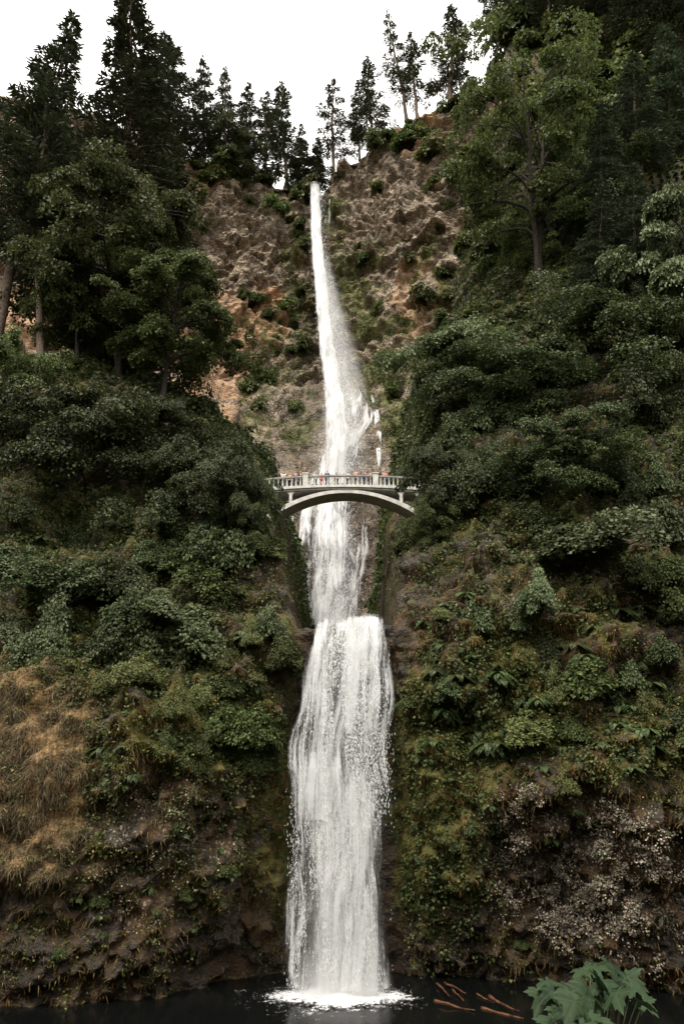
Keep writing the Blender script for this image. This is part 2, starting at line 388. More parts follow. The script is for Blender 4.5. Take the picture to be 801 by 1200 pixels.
me = mesh_np('ground', np.stack([X, Y, Z], -1).reshape(-1, 3), gquads(len(gx), len(gy)), None, True); bank = tag(link('ground', me), kind='structure')
V = np.array([[-90, 14, POOL], [90, 14, POOL], [90, 60, POOL], [-90, 60, POOL]]); me = mesh_np('pool_water', V, np.array([[0, 1, 2, 3]])); pool = tag(link('pool_water', me), kind='structure')
V = np.array([[-2.2, 46.6, 8.62], [3.1, 46.6, 8.62], [3.3, 104, 8.8], [-2.5, 104, 8.8]]); me = mesh_np('stream_water', V, np.array([[0, 1, 2, 3]])); stream = tag(link('stream_water', me), kind='structure')

# materials for the terrain ---------------------------------------
def low_mat():
    t = NT('wet_mossy_basalt'); p = t.pos()
    rot = t.mapv(p, (1, 1, 1.7), (0, R(35), 0))
    n1 = t.noise(p, .9, 6, .6); n2 = t.noise(rot, 4.5, 6, .65); n3 = t.noise(p, 18, 4, .6)
    v = t.voro(rot, 3.2); vc = t.voro(rot, 3.2, 'Color')
    rock = t.mix(t.map(n2, .3, .7), (.022, .019, .016), (.090, .072, .056))
    rock = t.mix(t.map(t.noise(p, .5, 3), .45, .65, 0, .7), rock, t.mix(n3, (.085, .046, .020), (.15, .085, .036)))
    # pale crust in chips
    sp = t.voro(t.mapv(p, (1, 1, .62), (0, R(-20), 0)), 4.6); spc = t.n('ShaderNodeTexVoronoi'); t.l(t.mapv(p, (1, 1, .62), (0, R(-20), 0)), spc.inputs['Vector']); spc.inputs['Scale'].default_value = 4.6
    sep = t.n('ShaderNodeSeparateColor'); t.l(spc.outputs['Color'], sep.inputs[0])
    chip = t.math('MULTIPLY', t.map(spc.outputs['Distance'], .5, .28), t.map(sep.outputs[0], t.map(t.attr('pale'), 0, 1, 1.02, .42), t.map(t.attr('pale'), 0, 1, 1.1, .5)))
    chip = t.math('MULTIPLY', chip, t.map(n3, .35, .55))
    rock = t.mix(chip, rock, t.mix(n2, (.30, .22, .16), (.48, .39, .31)))
    # moss: cushion colours from olive to yellow green and rusty brown
    mc = t.mix(t.map(n1, .35, .65), (.030, .040, .010), (.105, .098, .022))
    mc = t.mix(t.map(t.noise(p, 1.7, 4), .5, .68), mc, (.125, .066, .018))
    mc = t.mix(t.map(n3, .4, .75, 0, .6), mc, (.16, .15, .05))
    mf = t.math('ADD', t.attr('moss'), t.math('MULTIPLY', t.math('SUBTRACT', n2, .5), 1.3))
    c = t.mix(t.map(mf, .38, .62), rock, mc)
    st = t.noise(t.mapv(p, (6, 3, .5)), 1.6, 5)
    dc = t.mix(t.map(st, .3, .7), (.13, .072, .028), (.32, .215, .10))
    c = t.mix(t.map(t.math('ADD', t.attr('dry'), t.math('MULTIPLY', t.math('SUBTRACT', n2, .5), .8)), .35, .6), c, dc)
    c = t.mix(t.math('MULTIPLY', t.attr('wet'), .65), c, t.mix(1., c, (.35, .35, .33), 'MULTIPLY'))
    h = t.math('ADD', t.math('MULTIPLY', n2, .8), t.math('ADD', t.math('MULTIPLY', v, -.6), t.math('MULTIPLY', n3, .35)))
    return t.done(t.bsdf(c, t.map(t.attr('wet'), 0, 1, .88, .45), .3, t.bump(h, .9, .16)))
def up_mat():
    t = NT('brown_basalt'); p = t.pos()
    n1 = t.noise(p, .12, 6, .6); n2 = t.noise(p, .6, 5, .55); n3 = t.noise(p, 3.2, 5, .65)
    v = t.voro(p, .9); e = t.voro(p, 1.3, 'Distance', 'DISTANCE_TO_EDGE')
    rock = t.mix(t.map(n2, .3, .68), (.20, .148, .100), (.53, .415, .290))
    rock = t.mix(t.map(n1, .42, .62, 0, .6), rock, t.mix(n3, (.28, .24, .185), (.57, .505, .415)))
    vb = t.n('ShaderNodeTexVoronoi'); t.l(p, vb.inputs['Vector']); vb.inputs['Scale'].default_value = .75; sc = t.n('ShaderNodeSeparateColor'); t.l(vb.outputs['Color'], sc.inputs[0])
    rock = t.mix(t.map(sc.outputs[0], 0, 1, .7, 0.), rock, (.125, .092, .065))
    rock = t.mix(t.map(e, .0, .14, .8, 0.), rock, (.05, .037, .027))
    of = t.math('ADD', t.attr('orange'), t.math('MULTIPLY', t.math('SUBTRACT', n2, .5), .9))
    rock = t.mix(t.map(of, .35, .75, 0, .85), rock, t.mix(t.map(n3, .3, .7), (.28, .15, .08), (.56, .37, .23)))
    mc = t.mix(t.map(n2, .35, .65), (.075, .080, .030), (.17, .175, .065))
    mc = t.mix(t.map(n3, .45, .7, 0, .7), mc, (.21, .17, .075))
    mf = t.math('ADD', t.attr('moss'), t.math('MULTIPLY', t.math('SUBTRACT', t.noise(p, .45, 6, .7), .5), 1.5))
    c = t.mix(t.map(mf, .42, .66, 0, .92), rock, mc)
    c = t.mix(t.math('MULTIPLY', t.attr('wet'), .85), c, t.mix(1., c, (.27, .26, .24), 'MULTIPLY'))
    h = t.math('ADD', t.math('MULTIPLY', n2, .4), t.math('ADD', t.math('MULTIPLY', v, -.7), t.math('ADD', t.math('MULTIPLY', n3, .35), t.math('MULTIPLY', t.voro(p, 2.6), -.5))))
    return t.done(t.bsdf(c, t.map(t.attr('wet'), 0, 1, .92, .5), .25, t.bump(h, .8, .6)))
low.data.materials.append(low_mat()); upc.data.materials.append(up_mat())
bank.data.materials.append(plain_mat('damp_soil', (.03, .028, .018), (.045, .05, .022), 2., .95, .2, .4))
def water_mat(name, col, bs):
    t = NT(name); p = t.pos(); n = t.noise(t.mapv(p, (1, .6, 1)), 1.6, 5, .6); n2 = t.noise(p, 6., 3, .5)
    h = t.math('ADD', n, t.math('MULTIPLY', n2, .3))
    return t.done(t.bsdf(col, .08, .2, t.bump(h, bs, .05)))
pool.data.materials.append(water_mat('dark_pool', (.004, .0045, .004), .4)); stream.data.materials.append(water_mat('dark_stream', (.03, .03, .026), .4))
# ------------------------------------------------------------------ falling water
def water_sheet_mat():
    t = NT('falling_water'); g = t.n('ShaderNodeNewGeometry')
    uv = t.attr('flow', 'Vector'); dens = t.attr('dens'); soft = t.attr('soft')
    n1 = t.noise(t.mapv(uv, (2.4, .11, 1)), 1., 5, .6, dist=.4); n2 = t.noise(t.mapv(uv, (7.5, .36, 1)), 1., 5, .66); n3 = t.noise(t.mapv(uv, (.7, .12, 1)), 1., 3, .5)
    nf = t.noise(t.mapv(uv, (13., 4.5, 1)), 1., 3, .7)
    hard = t.math('ADD', t.math('MULTIPLY', n1, .42), t.math('ADD', t.math('MULTIPLY', n2, .38), t.math('MULTIPLY', nf, .24)))
    hard = t.math('ADD', hard, t.math('MULTIPLY', t.math('SUBTRACT', n3, .5), .85))
    hard = t.math('ADD', t.math('MULTIPLY', t.math('SUBTRACT', hard, .52), 2.2), .52)
    a_h = t.map(t.math('ADD', hard, t.math('SUBTRACT', dens, .5)), .40, .86)
    sm = t.math('ADD', t.math('MULTIPLY', n3, .6), t.math('MULTIPLY', n1, .4))
    a_s = t.math('MULTIPLY', t.map(sm, .2, .75, .25, 1.), dens)
    a = t.n('ShaderNodeMix', data_type='FLOAT'); t.l(soft, a.inputs[0]); t.l(a_h, a.inputs[2]); t.l(a_s, a.inputs[3])
    al = t.math('MULTIPLY', a.outputs[0], t.attr('edge'))
    b = t.bsdf((.82, .82, .815), .6, .25)
    tl = t.n('ShaderNodeBsdfTranslucent'); tl.inputs[0].default_value = (.82, .82, .815, 1)
    m = t.n('ShaderNodeMixShader'); m.inputs[0].default_value = .35; t.l(b, m.inputs[1]); t.l(tl.outputs[0], m.inputs[2])
    tr = t.n('ShaderNodeBsdfTransparent'); o = t.n('ShaderNodeMixShader'); t.l(al, o.inputs[0]); t.l(tr.outputs[0], o.inputs[1]); t.l(m.outputs[0], o.inputs[2])
    return t.done(o.outputs[0])
WATER = water_sheet_mat()
DROP = plain_mat('white_spray', (.88, .88, .87), (.93, .93, .92), 1., .5, .3)
class Sheets:
    def __init__(s): s.V = []; s.Q = []; s.fl = []; s.de = []; s.so = []; s.ed = []; s.n = 0; s.seed = 0
    def ribbon(s, rows, Yf, layers=3, bulge=.5, gap=.35, soft=0., nr=110, nc=14, edge=.22, off=0., lip=0., tilt=0.):
        """rows: (py, left px, right px, density); Yf(px, py) gives the distance"""
        rows = np.array(rows, float); py = np.linspace(rows[0, 0], rows[-1, 0], nr)
        L, Rr, D = (np.interp(py, rows[:, 0], rows[:, i]) for i in (1, 2, 3))
        L, Rr = (np.convolve(np.pad(a, 6, 'edge'), np.ones(13) / 13, 'valid') for a in (L, Rr))
        C = np.array([at(.5 * (l + r), y, Yf(.5 * (l + r), y)) for l, r, y in zip(L, Rr, py)])
        dep = C[:, 1] * CS + C[:, 2] * SN; hw = (Rr - L) * dep / F * .5
        v = np.concatenate([[0], np.cumsum(np.linalg.norm(np.diff(C, axis=0), axis=1))])
        u = np.linspace(-1, 1, nc)
        for k in range(layers):
            s.seed += 1; sd = s.seed * 7.31
            jl = (vnoise(np.stack([v * .35, 0 * v + sd, 0 * v], 1)) - .5) * .25 * hw
            P = np.repeat(C[:, None], nc, 1); P[..., 0] += u[None] * (hw * (1 - .06 * k))[:, None] + jl[:, None]
            P[..., 1] += off - gap * (layers - 1 - k) * 1. - bulge * (1 - u[None] ** 2) * np.minimum(hw, 3)[:, None] * .5
            P[..., 1] += (fbm(np.stack([P[..., 0].ravel() * .8, v.repeat(nc) * .3, np.full(nr * nc, sd)], 1), 3) * .3).reshape(nr, nc)
            if lip: P[..., 2] += (tilt * u + lip * fbm(np.stack([u * hw.max() * 1.1, 0 * u + sd, 0 * u], 1), 3))[None] * (np.linspace(1, 0, nr) ** 4)[:, None]
            e = 1 - np.abs(u); ed = sstep(0, edge * 2, e)[None] * np.ones((nr, 1))
            s.V.append(P.reshape(-1, 3)); s.Q.append(gquads(nr, nc) + s.n); s.n += nr * nc
            s.fl.append(np.stack([(u[None] * hw[:, None]).ravel() + sd * 3, v.repeat(nc), np.full(nr * nc, sd), np.ones(nr * nc)], 1))
            de = D[:, None] * ed if soft > .5 else D[:, None] - (1 - ed) * .45
            s.de.append(de.ravel()); s.so.append(np.full(nr * nc, soft)); s.ed.append((sstep(0, .22, e)[None] * (np.ones((nr, 1)) if soft > .5 else sstep(0, .03, np.linspace(0, 1, nr))[:, None] ** .5)).ravel())
    def build(s, name):
        return mesh_np(name, np.concatenate(s.V), s.Q, WATER, True, {'flow': np.concatenate(s.fl), 'dens': np.concatenate(s.de), 'soft': np.concatenate(s.so), 'edge': np.concatenate(s.ed)})
def drops(P, size, stretch):
    """small elongated drops, each an octahedron drawn out along the fall"""
    n = len(P); T = np.array([[1, 0, 0], [0, 1, 0], [-1, 0, 0], [0, -1, 0], [0, 0, 1], [0, 0, -1.]])
    S = np.stack([size, size, size * stretch], 1)
    V = (P[:, None] + T[None] * S[:, None]).reshape(-1, 3)
    Tq = np.array([[0, 1, 4], [1, 2, 4], [2, 3, 4], [3, 0, 4], [1, 0, 5], [2, 1, 5], [3, 2, 5], [0, 3, 5]])
    return V, (np.arange(n)[:, None, None] * 6 + Tq[None]).reshape(-1, 3)
# upper fall: distance follows the cliff, smoothed, a little in front of it
ys = np.arange(214, 750, 6); yc = np.interp(ys, [214, 290, 400, 500, 560, 640, 740], [368, 373, 388, 400, 395, 388, 388])
Yr = np.array([min(hit(c + dx, y, 5, 'up')[0][1] for dx in (-12, 0, 12)) for c, y in zip(yc, ys)])
Yr = np.minimum.accumulate(Yr); Yr = np.convolve(np.pad(Yr, 5, 'edge'), np.ones(11) / 11, 'valid') - 2.0
YU = lambda px, py: float(np.interp(py, ys, Yr))
S = Sheets()
core = [(219, 363, 375, .95), (250, 363, 376, .9), (290, 364, 378, .9), (340, 368, 384, .86), (400, 372, 391, .82), (440, 376, 399, .66), (480, 379, 408, .58), (520, 378, 411, .58), (560, 369, 412, .60), (590, 360, 411, .54), (640, 358, 414, .48), (690, 362, 414, .40), (738, 362, 412, .43)]
S.ribbon(core, YU, 4, .8, .5, 0., 200, 16, .2)
S.ribbon([(219, 363, 375, .9), (300, 365, 379, .85), (400, 373, 392, .75), (480, 379, 406, .42), (540, 376, 412, .42), (575, 374, 408, .3)], YU, 2, .8, .8, 1., 120, 14, .3, .4)
# drifting veil on the lee side
S.ribbon([(300, 366, 388, .0), (360, 372, 402, .30), (420, 374, 424, .28), (470, 374, 438, .28), (520, 368, 442, .22), (565, 356, 440, .15), (600, 350, 440, .0)], YU, 3, 1., 1.2, 1., 100, 18, .5, -1.5)
S.ribbon([(440, 398, 424, .0), (470, 400, 444, .42), (500, 392, 442, .44), (530, 384, 430, .46), (560, 375, 415, .5)], YU, 2, .5, .5, 0., 60, 12, .3)
S.ribbon([(462, 432, 438, .3), (480, 436, 444, .75), (500, 438, 447, .8), (530, 440, 448, .7), (548, 440, 447, .4)], YU, 2, .3, .4, 0., 50, 8, .3)
S.ribbon([(430, 406, 412, .2), (455, 420, 428, .65), (475, 432, 440, .6)], YU, 1, .2, .4, 0., 40, 8, .3)
S.ribbon([(535, 372, 382, .3), (560, 360, 372, .55), (590, 354, 370, .7), (612, 350, 362, .75), (640, 347, 356, .62), (690, 346, 354, .4), (735, 346, 354, .3)], YU, 2, .3, .4, 0., 90, 8, .3)
S.ribbon([(575, 342, 352, .2), (600, 338, 348, .62), (620, 334, 344, .55), (645, 330, 340, .4)], YU, 1, .3, .4, 0., 50, 8, .3)
S.ribbon([(590, 344, 416, .36), (640, 338, 432, .36), (690, 344, 428, .34), (735, 348, 416, .36)], YU, 3, .4, .5, 0., 90, 20, .2, .5)
S.ribbon([(615, 410, 434, .2), (650, 408, 436, .42), (690, 404, 430, .40), (735, 398, 420, .40)], YU, 2, .3, .4, 0., 60, 10, .3)
S.ribbon([(640, 372, 404, .5), (653, 368, 408, .95), (662, 370, 410, .7), (690, 372, 410, .5)], YU, 1, .5, .4, 0., 40, 12, .3, -.8)
S.ribbon([(590, 365, 412, .28), (640, 352, 428, .25), (690, 360, 424, .28), (735, 360, 420, .34)], YU, 2, .5, .6, 1., 60, 14, .5, -.6)
S.ribbon([(232, 384, 387, .3), (250, 384, 388, .6), (272, 383, 387, .3)], YU, 1, .2, .4, 0., 20, 5, .3)
uw = link('waterfall', S.build('waterfall')); tag(uw, 'tall narrow upper waterfall plunging down the brown cliff behind the bridge', 'waterfall', kind='structure')
n = 8000; k = rng.random(n); y = 225 + k * 505; L = np.interp(y, [c[0] for c in core], [c[1] for c in core]); Rr = np.interp(y, [c[0] for c in core], [c[2] for c in core])
x = L - 1 + (Rr - L + 6 + 14 * sstep(330, 480, y) * (y < 570)) * np.clip(rng.normal(.55, .22, n), .02, 1.15)
P = np.array([at(a, b, YU(a, b) - 1.5 - 1.2 * rng.random()) for a, b in zip(x, y)])
V, Tq = drops(P, rng.uniform(.015, .05, n), rng.uniform(2, 8, n)); sp = link('spray', mesh_np('spray', V, Tq, DROP), uw); sp['kind'] = 'stuff'
# lower fall
def YL(px, py): return float(np.interp(py, [716, 724, 732, 760, 830, 950, 1160], [46.6, 46.1, 45.75, 45.3, 44.9, 44.6, 44.3]))
S = Sheets()
lc = [(724, 371, 452, .34), (732, 368, 454, .50), (760, 357, 459, .50), (800, 347, 461, .43), (850, 339, 464, .41), (900, 333, 466, .43), (960, 332, 465, .44), (1040, 332, 462, .43), (1100, 332, 461, .43), (1156, 330, 461, .43)]
S.ribbon(lc, YL, 3, .35, .28, 0., 220, 60, .08, lip=.28, tilt=.22)
S.ribbon([(729, 372, 396, .4), (750, 366, 394, .6), (800, 362, 392, .56), (870, 358, 390, .46), (960, 350, 392, .4)], YL, 2, .3, .2, 0., 120, 18, .15, -.3)
S.ribbon([(724, 398, 452, .5), (745, 400, 452, .62), (790, 398, 452, .52), (860, 392, 450, .36)], YL, 2, .3, .2, 0., 120, 26, .15, -.3)
S.ribbon([(880, 342, 400, .3), (905, 342, 400, .66), (940, 344, 396, .54), (1000, 345, 390, .4)], YL, 1, .3, .2, 0., 80, 20, .25, -.5)
S.ribbon([(900, 385, 450, .3), (960, 385, 448, .48), (1040, 380, 446, .52), (1155, 372, 445, .54)], YL, 2, .3, .25, 0., 120, 26, .2, -.5)
S.ribbon([(900, 345, 455, .05), (1000, 345, 453, .12), (1100, 342, 455, .2), (1150, 330, 465, .45), (1158, 325, 470, .6)], YL, 2, .4, .4, 1., 80, 26, .3, -.7)
S.ribbon([(724, 372, 452, .05), (800, 358, 452, .12), (900, 345, 455, .16), (1000, 345, 453, .1)], YL, 2, .4, .4, 1., 80, 26, .3, -.2)
lw = link('waterfall', S.build('waterfall')); tag(lw, 'broad lower waterfall pouring over the lip into the dark pool', 'waterfall', kind='structure')
n = 30000; y = 730 + 428 * rng.random(n) ** .9; L = np.interp(y, [c[0] for c in lc], [c[1] for c in lc]); Rr = np.interp(y, [c[0] for c in lc], [c[2] for c in lc])
x = L + (Rr - L) * rng.beta(2.4, 2.4, n)
q = np.stack([x * .11, y * .012, 0 * x], 1); keep = (fbm(q, 4, 500) + .25 * fbm(q * np.array([3, 3, 1]), 2, 510) + .1 * rng.normal(0, 1, n)) > .02
x, y = x[keep], y[keep]; n = len(x)
P = np.array([at(a, b, YL(a, b) - .75 - .45 * rng.random()) for a, b in zip(x, y)])
V, Tq = drops(P, rng.uniform(.006, .020, n), rng.uniform(1.5, 7, n)); sp = link('spray', mesh_np('spray', V, Tq, DROP), lw); sp['kind'] = 'stuff'
n = 3500; aa = rng.random(n) * 6.283; rr_ = np.abs(rng.normal(0, 1, n)); P = np.stack([-.15 + np.cos(aa) * rr_ * 1.7, 43.8 + np.sin(aa) * rr_ * .9, POOL + np.abs(rng.normal(0, .55, n)) * np.exp(-rr_ * .4)], 1); V, Tq = drops(P, rng.uniform(.004, .013, n), rng.uniform(1, 2.5, n)); sp = link('spray', mesh_np('spray', V, Tq, DROP), lw); sp['kind'] = 'stuff'
# foam where it lands
def foam_mat():
    t = NT('foam'); p = t.pos(); a = t.attr('dens'); n1 = t.noise(p, 1.5, 6, .7); n2 = t.noise(p, 6., 4, .7)
    al = t.map(t.math('ADD', a, t.math('ADD', t.math('MULTIPLY', t.math('SUBTRACT', n1, .5), 1.1), t.math('MULTIPLY', t.math('SUBTRACT', n2, .5), .9))),   .34, .82)
    b = t.bsdf((.90, .90, .89), .6, .3, t.bump(n2, .6, .1)); tr = t.n('ShaderNodeBsdfTransparent'); o = t.n('ShaderNodeMixShader'); t.l(al, o.inputs[0]); t.l(tr.outputs[0], o.inputs[1]); t.l(b, o.inputs[2])
    return t.done(o.outputs[0])
cx, cyy = -.15, 43.9
u = np.linspace(-1, 1, 90); X, Y = np.meshgrid(u * 6.5, u * 4.4, indexing='ij'); rr = np.sqrt((X / 2.9) ** 2 + (Y / np.where(Y < 0, 1.75, 1.6)) ** 2)
nn = fbm(np.stack([X.ravel(), Y.ravel(), 0 * X.ravel()], 1) * .7, 3, 93).reshape(X.shape); d = np.exp(-(rr / (1. + .45 * nn)) ** 2.4) * .85 + .42 * np.exp(-(rr / (1.7 + .8 * nn)) ** 2)
Z = POOL + .02 + np.exp(-(rr / .8) ** 2) * .3 * (1 + .6 * fbm(np.stack([X.ravel(), Y.ravel(), 0 * X.ravel()], 1) * 1.6, 3, 91).reshape(X.shape)) + .03 * fbm(np.stack([X.ravel(), Y.ravel(), 0 * X.ravel()], 1) * 2.5, 3, 92).reshape(X.shape)
fo = tag(link('water_foam', mesh_np('water_foam', np.stack([X + cx, Y + cyy, Z], -1).reshape(-1, 3), gquads(90, 90), foam_mat(), True, {'dens': d.ravel()})), 'white churning foam where the lower waterfall meets the pool', kind='stuff')

# ------------------------------------------------------------------ bridge
CONC = plain_mat('pale_concrete', (.40, .385, .345), (.58, .56, .51), 2.2, .85, .2, .3)
CONC2 = plain_mat('weathered_concrete', (.20, .19, .165), (.34, .32, .28), 1.6, .9, .2, .4)
YF, YB = 57.0, 59.4
bx0, hs = .35, 6.5
cam_z = lambda x: 22.66 + .30 * (1 - ((x - bx0) / hs) ** 2) * (abs(x - bx0) < 12)
br = empty('footbridge', (bx0, 58.2, 20.5)); tag(br, 'white concrete arch footbridge with balustrades crossing in front of the upper waterfall', 'bridge')
O = np.array([bx0, 58.2, 20.5])
def bpart(name, mb, mat, smooth=False):
    V = np.concatenate(mb.v) - O; return link(name, mesh_np(name, V, mb.q, mat, smooth), br)
def strip(mb, xa, xb, zlo, zhi, ya, yb, n=40):
    X = np.linspace(xa, xb, n); V = []
    for x in X: V += [[x, ya, zlo(x)], [x, yb, zlo(x)], [x, yb, zhi(x)], [x, ya, zhi(x)]]
    i = np.arange(n - 1)[:, None] * 4; Q = []
    for j in range(4): Q.append(np.concatenate([i + j, i + (j + 1) % 4, i + 4 + (j + 1) % 4, i + 4 + j], 1)[:, ::-1])
    Q.append(np.array([[0, 1, 2, 3]])); e = (n - 1) * 4; Q.append(np.array([[e + 3, e + 2, e + 1, e]])); mb.add(np.array(V), Q)
xa, xb = -9.6, 10.6
m = MB(); strip(m, xa, xb, lambda x: cam_z(x) - .02, lambda x: cam_z(x) + .30, YF + .02, YB - .02); strip(m, xa, xb, lambda x: cam_z(x) + .303, lambda x: cam_z(x) + .55, YF + .29, YB - .29); bpart('deck', m, CONC2)
m = MB(); strip(m, xa, xb, lambda x: cam_z(x) + .16, lambda x: cam_z(x) + .34, YF - .10, YF + .018); bpart('deck_edge', m, CONC)
m = MB(); strip(m, xa, xb, lambda x: cam_z(x) + .16, lambda x: cam_z(x) + .34, YB - .018, YB + .10); bpart('deck_edge', m, CONC)
ext = lambda x: 22.925 - 2.05 * ((x - bx0) / hs) ** 2 ; thk = lambda x: .32 + .20 * ((x - bx0) / hs) ** 2
m = MB(); strip(m, bx0 - 7.6, bx0 + 7.6, lambda x: ext(x) - thk(x), ext, YF + .06, YF + 2.2, 60); bpart('arch_rib', m, CONC)
for x in (-6.1, -4.6, 5.3, 6.8, 8.0):
    zt = cam_z(x) - .021; zb = ext(x) - .05
    if zt - zb < .12: continue
    for ya in (YF + .12, YF + 1.75):
        m = MB(); m.box((x - .13, ya, zb), (x + .13, ya + .3, zt))
        hh = min(.34, (zt - zb) * .7)
        for sg in (-1, 1):                                              # flared haunch under the deck
            V = []
            for yy in (ya + .02, ya + .28):
                V += [[x + sg * .128, yy, zt - hh], [x + sg * .128, yy, zt - .001], [x + sg * .50, yy, zt - .001], [x + sg * .27, yy, zt - hh * .35]]
            q = np.array([[0, 1, 2, 3], [4, 7, 6, 5], [0, 4, 5, 1], [1, 5, 6, 2], [2, 6, 7, 3], [3, 7, 4, 0]]); m.add(np.array(V), q if sg > 0 else q[:, ::-1])
        bpart('spandrel_column', m, CONC)
pil = (-9.4, -3.3, 3.03, 9.4)
for ya in (YF, YB - .3):
    for x in pil:
        zb = cam_z(x) + .345
        m = MB(); m.box((x - .25, ya - .06, zb), (x + .25, ya + .36, zb + 1.20)); m.box((x - .31, ya - .11, zb + 1.203), (x + .31, ya + .41, zb + 1.31)); bpart('pilaster', m, CONC)
    for a, b in zip(pil[:-1], pil[1:]):
        a2, b2 = a + .253, b - .253
        m = MB(); strip(m, a2, b2, lambda x: cam_z(x) + 1.26, lambda x: cam_z(x) + 1.41, ya + .02, ya + .27); bpart('handrail', m, CONC2)
        m = MB(); strip(m, a2, b2, lambda x: cam_z(x) + .345, lambda x: cam_z(x) + .44, ya + .03, ya + .25); bpart('bottom_rail', m, CONC)
        nb = int(round((b2 - a2) / .40))
        for i in range(nb):
            x = a2 + (i + .5) * (b2 - a2) / nb; zb = cam_z(x) + .442; h = .815
            m = MB(); prof = [(0, .085), (.06, .085), (.10, .058), (.24, .08), (.55, .06), (.82, .052), (.90, .08), (1, .085)]
            P = np.array([[x, ya + .14, zb + t_ * h] for t_, _ in prof]); m.tube(P, [r_ for _, r_ in prof], 8, False); bpart('baluster', m, CONC, True)

# ------------------------------------------------------------------ people on the bridge
def skin_mesh(name, J, E, mat, sub=1):
    """J {joint: (position, radius)}; E pairs of joints; the first joint is the root"""
    keys = list(J); me = bpy.data.meshes.new(name); me.from_pydata([J[k][0] for k in keys], [(keys.index(a), keys.index(b)) for a, b in E], [])
    o = bpy.data.objects.new(name, me); COL.objects.link(o); md = o.modifiers.new('s', 'SKIN'); sv = me.skin_vertices[0].data
    for i, k in enumerate(keys):
        r = J[k][1]; sv[i].radius = r if isinstance(r, tuple) else (r, r); sv[i].use_root = i == 0
    o.modifiers.new('u', 'SUBSURF').levels = sub; o.modifiers['u'].render_levels = sub
    dg = bpy.context.evaluated_depsgraph_get(); dg.update(); m2 = bpy.data.meshes.new_from_object(o.evaluated_get(dg)); m2.name = name
    bpy.data.objects.remove(o); bpy.data.meshes.remove(me); m2.materials.clear(); m2.materials.append(mat)
    for p in m2.polygons: p.use_smooth = True
    return m2
_flat = {}
def cloth(c):
    if c not in _flat: _flat[c] = plain_mat('fabric', c, tuple(x * .8 for x in c), 20., .9, .2)
    return _flat[c]
SKIN = [plain_mat('skin', (.50, .29, .20), (.55, .33, .24), 9., .6, .3), plain_mat('skin', (.26, .14, .09), (.30, .17, .11), 9., .6, .3)]
